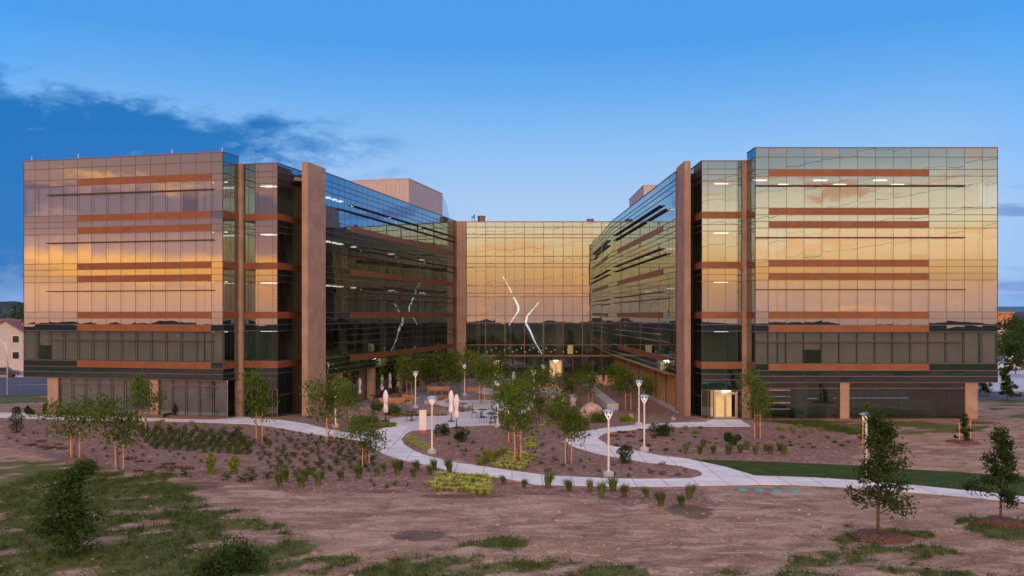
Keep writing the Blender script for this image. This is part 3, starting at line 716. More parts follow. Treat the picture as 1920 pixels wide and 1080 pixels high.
# ground floor of the wings: left dark glazing with columns, right slatted panels
FLi = Face(pl(.4, -.9), pl(43, -.9), (1, -.2)); vi, fr = MB(), MB()
for i in range(29):
    FLi.pane(vi, i * FLi.L / 29, (i + 1) * FLi.L / 29, GB, 3.0); FLi.box(fr, i * FLi.L / 29 - .03, i * FLi.L / 29 + .03, -.04, .06, GB, 3.0)
FLi.box(fr, 0, FLi.L, -.04, .05, 2.3, 2.36)
o = bb(vi, 'window_band', 'vision'); bb(fr, 'mullions', 'frame', o)
for i in range(5):
    mb = MB(); FLi.box(mb, 3 + i * 8.6, 3.7 + i * 8.6, .08, .78, GB, 3.05); bb(mb, 'column', 'stone')
wl = MB(); FLi.box(wl, 0, FLi.L, -6, -5.9, GB, 3.0); bb(wl, 'room_wall', 'wall_in')
sf = MB(); IL.box(sf, 3, IL.L, -1.6, .0, 3.03, 3.075); bb(sf, 'soffit', 'frame')
FRi = Face(pr(-1, -.5), pr(43, -.5), (-1, 0)); vi, sl, fr = MB(), MB(), MB(); a = 0; k = 0
while a < FRi.L - 1:
    wd = [1.3, .9, 2.2, 1.1][k % 4]; wd = min(wd, FRi.L - a)
    if k % 4 in (0, 2, 3) and not (8 < a < 9.5):
        n_ = max(2, int(wd / .32))
        for j in range(n_): FRi.box(sl, a + j * wd / n_ + .012, a + (j + 1) * wd / n_ - .012, -.05, .06 + .05 * ((j + k) % 2), GB, 3.0)
    else:
        FRi.pane(vi, a + .04, a + wd - .04, GB, 3.0); FRi.box(fr, a, a + .04, -.04, .09, GB, 3.0); FRi.box(fr, a + wd - .04, a + wd, -.04, .09, GB, 3.0)
    a += wd; k += 1
o = bb(vi, 'window_band', 'vision'); bb(fr, 'mullions', 'frame', o); bb(sl, 'slatted_panel', 'slat')
mb = MB(); FRi.box(mb, 0, FRi.L, -.4, -.3, GB, 3.0); bb(mb, 'back_wall', 'frame')
mb = MB(); IR.box(mb, 2.0, IR.L, -1.2, .35, 3.02, 3.078); bb(mb, 'eaves_band', 'slat')
mb = MB(); FRi.box(mb, 0, FRi.L, -.1, .5, GB, -.22); bb(mb, 'plinth', 'conc')
mb = MB(); mb.prism([(15.42, 80.35), (16.62, 80.35), (16.62, 80.6), (15.42, 80.6)], GB, 22.1); mb.prism([pl(-.3, -3.0), pl(-.3, .0), pl(-.1, .0), pl(-.1, -3.0)], GB, 22.1); bb(mb, 'corner_panel', 'frame')
# things dimly seen inside the right ground floor
for i in range(4):
    mb = MB(); zz = .55 + i * .55; mb.box(21.9, 24.2, 74.2, 74.5, zz, zz + .05); bb(mb, 'lit_shelf', 'glow_in' if i % 2 else 'dimlit')
for x0, x1 in ((21.0, 21.7), (24.4, 25.4), (27.0, 27.6)):
    mb = MB(); mb.box(x0, x1, 73.4, 73.7, GB, 3.0); bb(mb, 'interior_column', 'wall_in')
mb = MB(); mb.box(25.6, 27.0, 75.5, 75.6, 1.35, 1.42); mb.box(29, 36, 77.5, 77.6, 1.2, 1.26); bb(mb, 'lit_shelf', 'dimlit')
# dark panel standing in for the shade of a recess by the left corner
mb = MB(); IL.box(mb, IL.L - 1.2, IL.L + .2, .03, .09, 3.08, 22.2); bb(mb, 'recess_shade_panel', 'frame')
# decks, rear walls, penthouses and roof plant
decks = [([(20.7, 72.3), (40.8, 72.3), (40.8, 100), (20.7, 100)], 21.9), ([(16.75, 74.9), (34, 74.9), (34, 138), (14.6, 138), (15.6, 80.8), (16.75, 80.7)], 21.5),
         ([FL.P(.1, -.2, 0)[:2], FL.P(20.2, -.2, 0)[:2], FL.P(20.2, -26, 0)[:2], FL.P(.1, -26, 0)[:2]], 21.9),
         ([pl(-4.9, -3.3), pl(0, -.3), pl(44, -.3), (-8, 138), pl(55, -18), pl(-3, -18)], 21.5), ([(-8, 124), (14.5, 124), (14.5, 138), (-8, 138)], 21.45)]
for i, (pg, zz) in enumerate(decks):
    mb = MB(); mb.prism([tuple(p) for p in pg], zz - .3, zz + .002 * i); bb(mb, 'roof', 'roofm')
mb = MB()
mb.prism([(34, 100), (40.8, 100), (40.8, 99.8), (34, 99.8)], GB, 21.8); mb.prism([(33.8, 100), (34, 100), (34, 138), (33.8, 138)], GB, 21.4)
mb.prism([(-20, 138), (34, 138), (34, 138.2), (-20, 138.2)], GB, 21.4)
mb.prism([pl(-3, -18), pl(55, -18), pl(55, -18.2), pl(-3, -18.2)], GB, 21.4); bb(mb, 'rear_wall', 'stone')
def pent(F, ln, dp, z1):
    mb = MB(); F.box(mb, 0, ln, -dp, 0, 21.3, z1); F.box(mb, -.05, ln + .05, -dp - .05, .05, z1, z1 + .10)
    n_ = int(ln / .6)
    for i in range(n_ + 1): F.box(mb, i * ln / n_ - .02, i * ln / n_ + .02, 0, .03, 21.5, z1)
    return bb(mb, 'penthouse', 'pent')
pent(Face((-13.3, 110), (-13.3 - .9745 * 13, 110 + .2244 * 13), (-.2, -1)), 13, 14.3, 26.3)
pent(Face((17.86, 115.7), (30, 115.7), (0, -1)), 12, 14.3, 26.3)
mb = MB()   # curved glass screen beyond the left penthouse
for i in range(6):
    a0, a1 = i / 6, (i + 1) / 6
    p0 = Vector((-10.1 + a0 * 1.0, 124 + a0 * 1.6)); p1 = Vector((-10.1 + a1 * 1.0, 124 + a1 * 1.6))
    mb.quad((p0.x, p0.y, 21.5), (p1.x, p1.y, 21.5), (p1.x, p1.y, 26.0 - 3.6 * a1 ** 2), (p0.x, p0.y, 26.0 - 3.6 * a0 ** 2))
bb(mb, 'roof_screen', 'doorglass')
for x0, wd, hh in ((-4.5, 1.1, 1.05), (11.5, 1.0, .6), (15.6, .9, .55)):
    mb = MB(); mb.lathe([(wd / 2, 0), (wd / 2, hh * .9), (wd / 2 + .05, hh * .9), (wd / 2 + .05, hh)], 16, (x0, 125.5, 21.9 if x0 < 15 else 21.7)); mb.v = [(a_, b_, c_ + .35 if True else c_) for a_, b_, c_ in mb.v]; bb(mb, 'roof_fan', 'frame')
mb = MB()
for dx_ in (0, .35): mb.box(-5.9 + dx_, -5.82 + dx_, 125, 125.08, 21.6, 23.3)
mb.box(-5.95, -5.4, 124.98, 125.1, 23.0, 23.08); mb.tube([(-5.7, 125, 23.0), (-5.5, 125.1, 23.5)], .07, 6); bb(mb, 'roof_mast', 'dark')
# lightning rods along the left block parapet
for px_ in (58, 145, 321, 415):
    k_ = (px_ - 960) / FPX; a = (-25.03 - 73.9 * k_) / (.9745 + .2244 * k_); q = FL.P(a, -.1, 22.9)
    mb = MB(); mb.tube([q, (q[0], q[1], 23.35)], .022, 5); bb(mb, 'lightning_rod', 'post')
# lit ceiling strips inside the wings
lights = []
def ceil_lamp(F, a, d, k, la, ld, mat='lamp'):
    mb = MB(); zz = AZ[k] + 2.66; F.box(mb, a - la / 2, a + la / 2, -d - ld / 2, -d + ld / 2, zz - .05, zz + .0); bb(mb, 'ceiling_light', mat)
for k in range(4):
    for j in range(5): ceil_lamp(IL, 1.1 + j * 1.45, 1.6, k, .75, .5)
    for j in range(6): ceil_lamp(IL, 10.7 + j * 5.6, 1.7 + (j % 2) * 1.2, k, .35, .6)
for k in range(4):
    for j in range(2): ceil_lamp(IR, 14 + j * 13, 2.4, k, .35, .9)
for k in range(4):
    ceil_lamp(MR, 2.0, 1.2, k, 1.25, .12); ceil_lamp(ML, 1.7, 1.2, k, 1.2, .12); ceil_lamp(RL, 1.0, 1.0, k, .12, 1.6); ceil_lamp(SL, 1.7, 1.5, k, .12, 1.2)
for j in range(6): ceil_lamp(FR, 1.0 + j * 2.6, 2.0 + (j % 2) * 2.4, 3, 1.1, .3)
for k in range(4):   # pale interior columns of the left wing seen through the glass
    for j in range(7):
        mb = MB(); a = 3.7 + j * 5.6; IL.box(mb, a, a + .55, -2.6, -2.05, AZ[k] - .02, AZ[k] + 2.7); bb(mb, 'interior_column', 'pale_col')
# switchback stair behind the glass return of the left wing
for k in range(-1, 3):
    mb = MB(); z0 = AZ[k] if k >= 0 else .3; z1 = AZ[k + 1]; n_ = 14
    for i in range(n_):
        f0 = i / n_; SL.box(mb, 1.0 + 3.0 * f0, 1.0 + 3.0 * (f0 + 1 / n_), -2.2, -1.1, z0 + (z1 - z0) * (1 - f0) - .30, z0 + (z1 - z0) * (1 - f0) - .05)
    bb(mb, 'staircase', 'dark')
mb = MB()
for j in range(22): mb.lathe([(.05, -.05), (.07, 0), (.05, .05)], 6, (-3.6 + j * .62, 124.9 + (j % 3) * .9, 3.35 + .25 * ((j * 7) % 3)))
bb(mb, 'lobby_spotlights', 'lampw')
mb = MB(); mb.box(8.2, 9.0, 125.6, 125.7, 3.0, 4.4); bb(mb, 'glowing_lobby_wall', 'glow_in')
for x_, wd in ((-5.2, .5), (-.4, .35), (4.4, .3), (6.4, 1.0), (11.6, .5)):
    mb = MB(); mb.box(x_, x_ + wd, 126.2, 126.6, GB, 11.4); bb(mb, 'interior_column', 'slab')
# hanging light sculptures in the glazed hall
def ribbon(pts, wd, label):
    pts3 = [Vector(((x - 960) / FPX * 124.6, 124.6 + .15 * math.sin(i * 1.3), CAMZ + (HY - y) / FPX * 124.6)) for i, (x, y) in enumerate(pts)]
    root = empty('hanging_sculpture', (pts3[0].x, pts3[0].y, pts3[-1].z)); tag(root, label, 'sculpture')
    # resample
    fine_ = []
    for i in range(len(pts3) - 1):
        for t_ in np.linspace(0, 1, 7)[:-1]: fine_.append(pts3[i].lerp(pts3[i + 1], t_))
    fine_.append(pts3[-1]); n_ = len(fine_)
    rad = [wd * (.12 + .88 * math.sin(math.pi * min(1, max(0, i / (n_ - 1)))) ** 1.5) for i in range(n_)]
    for s_ in range(5):
        mb = MB(); off = [Vector((math.cos(s_ * 1.26 + i * .10) * rad[i], math.sin(s_ * 1.26 + i * .10) * rad[i] * .5, .04 * s_)) for i in range(n_)]
        mb.tube([fine_[i] + off[i] - root.location for i in range(n_)], [max(.012, rad[i] * .30) for i in range(n_)], 5); mb.build('light_ribbon', 'sculpt', root)
ribbon([(943, 520), (955, 541), (964, 560), (972, 575), (972, 584), (966, 593), (960, 602), (954, 611)], .10, 'upper glowing white ribbon sculpture hanging in the central glass hall')
ribbon([(1010, 568), (1000, 580), (988, 594), (986, 606), (994, 622), (1003, 642), (1016, 664)], .11, 'lower glowing white ribbon sculpture hanging in the central glass hall')

# ------------------------------------------------------------------ planting prototypes
M['leafm'] = foliage('leaf_mid', (.025, .055, .014), (.10, .15, .035), .2)
def leafquad(mb, c, s, rnd):
    n = Vector((rnd.gauss(0, 1), rnd.gauss(0, 1), rnd.gauss(.5, 1))).normalized(); a = n.orthogonal().normalized()
    ang = rnd.uniform(0, 6.283); b_ = n.cross(a); a, b_ = a * math.cos(ang) + b_ * math.sin(ang), b_ * math.cos(ang) - a * math.sin(ang)
    mb.quad(c - a * s, c - b_ * s * .45, c + a * s, c + b_ * s * .45)
def make_tree(kind, seed, h, cw, z0, nleaf, leaf_s, mat, stakes=False, name='young_tree', nlimb=9, stake_h=1.55, stake_d=.55, dense=1.0, tilt=0.0):
    rnd = random.Random(seed); root = empty(name)
    tr = MB(); pts = [Vector((0, 0, -.05))]; n = 6
    for i in range(1, n + 1): pts.append(Vector((rnd.gauss(0, .035) * i, rnd.gauss(0, .035) * i, h * .93 * i / n)))
    r0 = .014 * h; tr.tube(pts, [r0 * (1 - .8 * i / n) for i in range(n + 1)], 7)
    ends = []
    for i in range(nlimb):
        f = i / (nlimb - 1); zz = z0 + (h * .9 - z0) * f; fi = zz / (h * .93) * n; k = min(n - 1, int(fi)); base = pts[k].lerp(pts[k + 1], fi - k)
        ang = i * 2.4 + rnd.uniform(-.4, .4)
        if kind == 'cone': ln = cw * .5 * (1.0 - .78 * f) * rnd.uniform(.5, 1.4); rise = .3
        elif kind == 'flat': ln = cw * .5 * (math.sin(math.pi * (.32 + .55 * f)) ** .8) * rnd.uniform(.55, 1.25); rise = .16 + .2 * f
        else: ln = cw * .5 * (math.sin(math.pi * (.25 + .65 * f)) ** .7) * rnd.uniform(.7, 1.1); rise = .5
        d = Vector((math.cos(ang), math.sin(ang), rise)).normalized()
        p1 = base + d * ln * .55 + Vector((0, 0, rnd.uniform(-.05, .1))); p2 = base + d * ln + Vector((0, 0, (rnd.uniform(-.25, 0) if kind != 'oval' else .05) * ln))
        tr.tube([base, p1, p2], [r0 * .35, r0 * .22, r0 * .08], 5); ends += [(base.lerp(p1, .6), .5), (p1, .8), (p1.lerp(p2, .5), .95), (p2, .8)]
        for _ in range(2):
            q = p1 + Vector((rnd.gauss(0, .3), rnd.gauss(0, .3), rnd.gauss(.05, .15))) * ln; tr.tube([p1.lerp(p2, .2), q], [r0 * .15, r0 * .05], 4); ends.append((q, .75))
    ends.append((pts[-1], .7)); ends.append((pts[-1] + Vector((0, 0, h * .05)), .4))
    t_ = tr.build('trunk', 'bark', root, True)
    cr = MB(); vs = .16 if kind == 'flat' else .26
    for e, wgt in ends:
        m_ = int(nleaf * wgt / len(ends) * rnd.uniform(.25, 1.75)); s_ = cw * (.115 if kind != 'cone' else .062) * rnd.uniform(.75, 1.25) / dense
        for _ in range(m_):
            c = e + Vector((rnd.gauss(0, s_), rnd.gauss(0, s_), rnd.gauss(0, s_ * (vs / .26) * .9)))
            leafquad(cr, c, leaf_s * rnd.uniform(.6, 1.3), rnd)
    cr.build('crown', mat, root)
    if stakes:
        for s_ in (-1, 1):
            sb = MB(); sb.tube([(s_ * stake_d / 2, .02 * s_, -.1), (s_ * stake_d / 2, .02 * s_, stake_h * (1 + .03 * s_))], .013, 7)
            sb.tube([(s_ * stake_d / 2, .0, stake_h * .82), (0, 0, stake_h * .8)], .006, 4); sb.build('stake', 'stake', root)
    return root
def make_shrub(name, seed, r, h, n, ls, mat, label, cat='shrub', shape='round'):
    rnd = random.Random(seed); mb = MB()
    lobes = [(Vector((rnd.gauss(0, r * .35), rnd.gauss(0, r * .35), h * rnd.uniform(.18, .62))), rnd.uniform(.35, .6)) for _ in range(7)]
    for _ in range(n):
        if shape == 'round':
            c0, rr = rnd.choice(lobes); d = Vector((rnd.gauss(0, 1), rnd.gauss(0, 1), rnd.gauss(0, .8))).normalized()
            c = c0 + d * r * rr * rnd.uniform(.6, 1.05); c.z = max(.02, c.z)
        elif shape == 'column':
            zz = rnd.random() ** .8 * h; rr = r * (math.sin(math.pi * min(.97, .12 + .85 * zz / h)) ** .6) * (1 + .25 * math.sin(zz * 9 + seed)); a = rnd.uniform(0, 6.283); q = rr * math.sqrt(rnd.random())
            c = Vector((q * math.cos(a), q * math.sin(a), zz))
        else:
            a = rnd.uniform(0, 6.283); q = r * math.sqrt(rnd.random()); c = Vector((q * math.cos(a), q * math.sin(a), rnd.uniform(.01, h)))
        leafquad(mb, c, ls * rnd.uniform(.6, 1.3), rnd)
    mb.tube([(0, 0, -.05), (0, 0, h * .5)], r * .05 + .008, 5)
    o = mb.build(name, mat); tag(o, label, cat); return o
def make_tuft(name, seed, r, h, n, mat, label, lean=.25, wb=.018, cat='grass tuft'):
    rnd = random.Random(seed); mb = MB()
    for _ in range(n):
        a = rnd.uniform(0, 6.283); q = r * .3 * math.sqrt(rnd.random()); b0 = Vector((q * math.cos(a), q * math.sin(a), 0)); a += rnd.gauss(0, .5)
        hh = h * rnd.uniform(.55, 1.05); sp = r * rnd.uniform(.3, 1.0)
        tip = b0 + Vector((math.cos(a) * sp - lean * hh, math.sin(a) * sp, hh)); mid_ = b0.lerp(tip, .5) + Vector((lean * hh * .3 - math.cos(a) * sp * .2, -math.sin(a) * sp * .2, hh * .12))
        sd_ = Vector((-math.sin(a), math.cos(a), 0)) * wb
        mb.quad(b0 - sd_, b0 + sd_, mid_ + sd_ * .8, mid_ - sd_ * .8); mb.tri(mid_ - sd_ * .8, mid_ + sd_ * .8, tip)
    o = mb.build(name, mat); tag(o, label, cat); return o

# ------------------------------------------------------------------ trees
tv = [make_tree('flat', 11 + i, 1.0, 1.0, .40, 2300, .033, 'leaf', True, 'staked_tree', 12, .46, .155) for i in range(4)]
# prototypes are one metre tall; each tree is scaled to its own height and spread
def staked(px, py, top, wpx, i, label, group='staked young trees'):
    p = at(px, py); d = p.y; hh = (py - top) / FPX * d; ww = wpx / FPX * d
    zb = p.z; r = put(tv[i % 4], (p.x, p.y, zb), rng.uniform(-.35, .35), (ww, ww, hh), label, group); tag(r, None, 'tree'); return r
ST = [(141, 858, 752, 98, 0, 'staked young tree furthest left, with a wide flat crown'),
      (224, 881, 752, 92, 1, 'staked young tree second from the left, nearest the weedy slope'),
      (268, 812, 708, 60, 2, 'staked tree before the left ground floor column, behind the two front left trees'),
      (486, 829, 702, 66, 3, 'staked tree before the tan corner column of the left block'),
      (620, 829, 712, 92, 0, 'bushy staked tree beside the lamp post before the left wall blade'),
      (686, 875, 790, 78, 1, 'small sparse staked tree at the inside bend of the path'),
      (652, 792, 722, 42, 2, 'slim staked tree behind the lamp post and the bushy tree'),
      (971, 869, 728, 84, 3, 'staked tree in the middle of the island bed by the yellow grasses'),
      (959, 830, 712, 70, 0, 'staked tree behind the middle one, half hiding a closed umbrella'),
      (1066, 870, 742, 74, 1, 'staked tree at the left end of the looping path'),
      (1178, 768, 694, 62, 2, 'dark staked tree before the slatted wall of the right wing'),
      (1420, 822, 706, 66, 3, 'tall staked tree beside the lit double door on the right'),
      (1107, 760, 700, 44, 0, 'staked tree behind the boulder'),
      (904, 757, 664, 62, 1, 'staked tree with orange posts in the courtyard lawn strip'),
      (990, 792, 716, 60, 2, 'staked tree at the right edge of the plaza'),
      (767, 745, 672, 56, 3, 'staked tree beside the patio benches'),
      (1016, 770, 690, 50, 0, 'staked tree on the plaza side of the central terrace')]
for a in ST: staked(*a)
ct = [make_tree('oval', 31 + i, 1.0, 1.0, .30, 2300, .040, 'leaf', False, 'courtyard_tree', 9) for i in range(3)]
for k, (px, py, top, wpx, lb) in enumerate([(700, 744, 690, 42, 'courtyard tree closest to the left wall blade'), (735, 738, 676, 46, 'courtyard tree between the closed umbrellas of the patio'), (800, 734, 672, 50, 'courtyard tree behind the patio benches'),
                               (832, 736, 668, 52, 'courtyard tree left of the tan corner column'), (862, 740, 666, 52, 'courtyard tree in front of the tan corner column'), (936, 734, 672, 40, 'courtyard tree before the left entrance door'),
                               (1004, 745, 694, 42, 'small courtyard tree between two lamp posts'), (1064, 752, 706, 40, 'courtyard tree at the right end of the terrace'), (1090, 740, 690, 38, 'courtyard tree at the upper end of the concrete seat wall'),
                               (1160, 742, 690, 40, 'courtyard tree nearest the slatted wall'), (1218, 752, 712, 26, 'small courtyard tree close to the right wall blade')]):
    p = at(px, py); hh = (py - top) / FPX * p.y; ww = wpx / FPX * p.y
    r = put(ct[k % 3], tuple(p), rng.uniform(0, 6), (ww, ww, hh), lb, 'unstaked courtyard trees'); tag(r, None, 'tree')
def lone(kind, seed, px, py, top, wpx, z0f, nleaf, ls, mat, label, nl=18, name='dark_tree', dense=1.0):
    p = at(px, py); hh = (py - top) / FPX * p.y; ww = wpx / FPX * p.y
    r = make_tree(kind, seed, hh, ww, hh * z0f, nleaf, ls, mat, False, name, nl, dense=dense); r.location = p; tag(r, label, 'tree'); return r
lone('cone', 51, 1647, 1006, 762, 122, .17, 6500, .080, 'leafd', 'tall dark tree in the mulch ring in the right foreground', 21)
lone('cone', 52, 1876, 977, 802, 96, .20, 5000, .08, 'leafd', 'dark tree in a mulch ring at the right edge of the picture', 16)
lone('cone', 53, 126, 1040, 868, 112, .06, 8000, .085, 'leafd', 'dense dark tree on the weedy slope in the left foreground', 22, dense=.8)
lone('cone', 54, 1889, 752, 684, 32, .12, 2200, .16, 'leafd', 'dark tree beyond the right corner of the building', 16)
lone('cone', 55, 1808, 829, 774, 30, .05, 1500, .08, 'leafd', 'narrow young tree between two short stakes near the right corner', 12)
lone('cone', 56, 1628, 835, 752, 40, .05, 2000, .09, 'leaf', 'narrow tree behind the tall dark foreground tree', 14)
for x_ in (1799, 1819): 
    p = at(x_, 829); mb = MB(); mb.tube([(0, 0, -.1), (0, 0, 1.55)], .05, 7); o = mb.build('tree_stake', 'stake', None, False, p); tag(o, ('left' if x_ < 1810 else 'right') + ' wooden stake of the narrow tree near the right corner', 'stake')
p = at(1618, 838); mb = MB(); mb.tube([(0, 0, -.1), (0, 0, 1.9)], .05, 7); o = mb.build('tree_stake', 'stake', None, False, p); tag(o, 'wooden stake standing just behind the right hand lamp post', 'stake')
# mulch rings
M['mulch'] = pmat('mulch_chips', (.10, .042, .030), .95, 0, .45, 9, 1.0, 22, var2=(.18, .08, .06))
for px, py, w_, lb in ((1650, 1008, 112, 'round mound of red brown mulch under the tall foreground tree'), (1880, 980, 92, 'round mound of red brown mulch under the tree at the right edge'), (1808, 830, 62, 'round mound of red brown mulch under the narrow staked tree')):
    p = at(px, py); r_ = w_ / 2 / FPX * p.y; mb = MB(); rr = random.Random(px); ph = [rr.uniform(0, 6) for _ in range(3)]
    mb.lathe([(r_ * 1.0, -.12), (r_ * .96, .03), (r_ * .7, .12), (r_ * .35, .15), (.02, .13)], 36, (0, 0, 0), lambda t_, zz: 1 + .10 * math.sin(3 * t_ + ph[0]) + .06 * math.sin(7 * t_ + ph[1]) + .03 * math.sin(15 * t_ + ph[2]))
    o = mb.build('mulch_mound', 'mulch', None, True, p); tag(o, lb, 'mulch')
# bush cut by the lower frame
for px, py, r_, lb in ((455, 1066, 1.0, 'dark bush at the bottom edge left of the middle'), (415, 1085, .8, 'dark bush cut by the bottom edge, left of its neighbour')):
    p = at(px, py); o = make_shrub('bush', px, r_, 1.0, 1500, .07, 'leafd', lb, 'bush'); o.location = p

# ------------------------------------------------------------------ shrubs and tufts, each its own object
def many(proto, pts, group, label, smin=.8, smax=1.2, first=[True]):
    used = False
    for k, (px, py) in enumerate(pts):
        p = at(px, py); o = proto if not used else proto.copy()
        if used: COL.objects.link(o)
        used = True; s = rng.uniform(smin, smax); o.location = p; o.scale = (s, s, s * rng.uniform(.85, 1.15)); o.rotation_euler = (0, 0, rng.uniform(0, 6.28))
        o['label'] = label; o['group'] = group
def jit(pts, a=2.0, b_=1.2): return [(x + rng.uniform(-a, a), y + rng.uniform(-b_, b_)) for x, y in pts]
gpx = [(525, 914), (537, 903), (566, 914), (573, 902), (597, 908), (605, 898), (640, 901), (674, 897), (708, 893), (720, 884), (745, 889), (752, 881), (775, 894), (782, 883), (807, 891), (815, 882), (843, 886)]
feather = make_tuft('feather_grass', 3, .42, .95, 170, 'leafg', 'x', .25, .022)
for k in range(1): many(feather, gpx, 'feather grasses along the lower edge of the left bed', 'wind bent feather grass in the row below the left bed', .5, .95)
for o in [o for o in COL.objects if o.name.startswith('feather_grass')]: o.rotation_euler = (0, 0, rng.uniform(-.5, .5))
f2 = make_tuft('feather_grass', 4, .42, .95, 170, 'leafg', 'x', .35, .022); n0 = len(COL.objects)
many(f2, [(945, 908), (982, 914), (1027, 915), (1068, 921), (1107, 922), (1128, 933), (1150, 922), (1170, 932), (1213, 934), (1240, 948), (1278, 948), (1292, 935)], 'feather grasses below the path in the middle', 'wind bent feather grass below the path, right of the yellow grass block', .55, 1.0)
f3 = make_tuft('feather_grass', 5, .40, .8, 120, 'leafg', 'x', .2, .022)
many(f3, [(1285, 850), (1312, 852), (1318, 838), (1338, 850), (1366, 852), (1388, 849), (1400, 843), (1417, 852), (1436, 846), (1445, 852), (1462, 845), (1470, 852)], 'feather grasses at the foot of the right bed', 'pale feather grass at the foot of the right bed', .7, 1.05)
ch = make_tuft('chartreuse_grass', 6, .34, .26, 90, 'leafc', 'x', .1, .03)
blk = []
for j in range(5):
    for i in range(9): 
        x = 822 + i * 12.5 - j * 2; y = 893 + j * 6.2 + i * .9
        if x < 926: blk.append((x, y))
many(ch, jit(blk, 4, 1.6), 'yellow green clumps in the block below the path', 'yellow green grass clump in the block below the path', .75, 1.3)
ch2 = make_tuft('chartreuse_grass', 7, .34, .26, 90, 'leafc', 'x', .1, .03)
blk = [(930 + i * 11 + j * 7, 876 - j * 5.5 + i * 1.1) for j in range(5) for i in range(5)]
many(ch2, jit([q for q in blk if q[0] < 1004], 2, 1), 'yellow green clumps in the block above the path', 'yellow green grass clump in the block above the path', .9, 1.15)
ch3 = make_tuft('chartreuse_grass', 8, .32, .28, 80, 'leafc', 'x', .1, .03)
many(ch3, jit([(986 + i * 8, 826 + j * 5) for j in range(4) for i in range(3)] + [(1015 + i * 9, 800 - i * 2) for i in range(6)], 2, 1), 'yellow green clumps by the middle tree', 'yellow green grass clump beside the middle staked tree', .8, 1.1)
ch4 = make_tuft('chartreuse_strip_plant', 9, .22, .16, 50, 'leafc', 'x', 0, .03, 'ground cover plant')
strip = []
for j in range(3):
    for i in range(9): f = i / 8; strip.append((760 + j * 5 + 34 * f + 8 * f * f, 822 + 23 * f ** .9 - j * 2.2 + 1))
many(ch4, strip, 'chartreuse ground cover rows at the tip of the island bed', 'low chartreuse plant in the rows at the left tip of the island bed', .8, 1.1)
ch5 = make_tuft('green_strip_plant', 10, .28, .2, 60, 'leafy', 'x', 0, .03, 'ground cover plant')
many(ch5, jit([(690 + i * 6, 799 - abs(i - 4) * .4 + j * 3) for j in range(2) for i in range(9)] + [(738 + i * 9, 780 - .1 * i) for i in range(12)], 2, .7), 'light green ground cover beside the plaza', 'light green ground cover plant edging the plaza', .9, 1.3)
sd1 = make_shrub('round_shrub', 21, .46, .46, 260, .050, 'leafm', 'x')
mass = []
for j in range(7):
    for i in range(14):
        x = 262 + i * 14.5 + (j % 2) * 7 + j * 3; y = 808 + j * 5.4 + i * .9
        if 812 + (x - 262) * .06 - 12 < y < 838 + (x - 262) * .12 and x < 470: mass.append((x, y))
many(sd1, jit(mass, 3, 1.4), 'dark green shrubs massed in the left bed', 'round dark green shrub in the dense mass of the left bed', .6, .92)
sd2 = make_shrub('small_shrub', 22, .27, .36, 170, .036, 'leafd', 'x')
rows = []
for r_ in range(10):
    x0, y0 = 440 + r_ * 26, 820 + r_ * 3
    for i in range(9):
        x = x0 + i * 8.5 - (r_ > 4) * 4; y = y0 + i * 7.2
        if y < 888 and x < 712: rows.append((x, y))
many(sd2, jit(rows, 5, 2.4), 'small dark shrubs planted in slanting rows', 'small dark shrub in the slanting rows of the left bed', .55, 1.35)
sd3 = make_shrub('tufted_shrub', 23, .30, .55, 150, .055, 'leafy', 'x')
many(sd3, jit([(295, 800), (328, 800), (360, 801), (388, 802), (420, 804), (449, 806), (393, 889), (437, 884), (300, 797)], 2, 1), 'yellow tipped shrubs beside the left path', 'yellow tipped shrub in the row along the left path', .8, 1.1)
sd4 = make_shrub('dark_shrub', 24, .32, .5, 150, .055, 'leafd', 'x')
many(sd4, jit([(297, 806), (323, 806), (348, 807), (372, 809), (395, 812), (420, 812), (446, 813), (347, 895), (425, 900), (456, 903), (470, 902), (475, 885), (503, 897), (520, 887), (560, 893), (588, 888)], 3, 1), 'dark upright shrubs at both ends of the left bed', 'dark upright shrub scattered through the left bed', .75, 1.2)
mt = make_shrub('low_mat_plant', 25, .34, .10, 110, .05, 'leafr', 'x', 'ground cover plant', 'mat')
many(mt, jit([(57, 836), (78, 838), (97, 839), (90, 843), (110, 833), (120, 841), (75, 829), (258, 883), (280, 886), (309, 890), (317, 871), (321, 882), (332, 876), (300, 877), (240, 861), (262, 866), (350, 880), (1165, 812), (1204, 807), (1150, 817), (1180, 820)], 3, 1), 'flat russet ground cover plants', 'flat russet ground cover plant on the mulch', .8, 1.3)
sm = make_shrub('seedling_shrub', 26, .18, .17, 100, .028, 'leafd', 'x')
pts = [(43, 818), (20, 825), (62, 815), (88, 814), (71, 812), (37, 828), (175, 848), (198, 841), (205, 856), (226, 852), (249, 849), (253, 861), (272, 857), (275, 866), (296, 855), (316, 850), (322, 860), (339, 854), (346, 864), (367, 857), (375, 869), (393, 864), (419, 866), (268, 840), (291, 842)]
pts += [(632 + i * 11, 822 + i * 3.4 + j * 7) for i in range(7) for j in range(5) if 822 + i * 3.4 + j * 7 < 868] + [(505 + i * 14, 806 + i * 2.0 + j * 5.5) for i in range(11) for j in range(3)]
pts += [(700, 905), (738, 908), (763, 910), (700, 912), (725, 914), (797, 908)]
many(sm, jit(pts, 5, 2.2), 'seedling shrubs on the left mulch', 'tiny dark green shrub in the left mulch bed', .7, 1.4)
sm2 = make_shrub('seedling_shrub', 27, .18, .17, 100, .028, 'leafd', 'x')
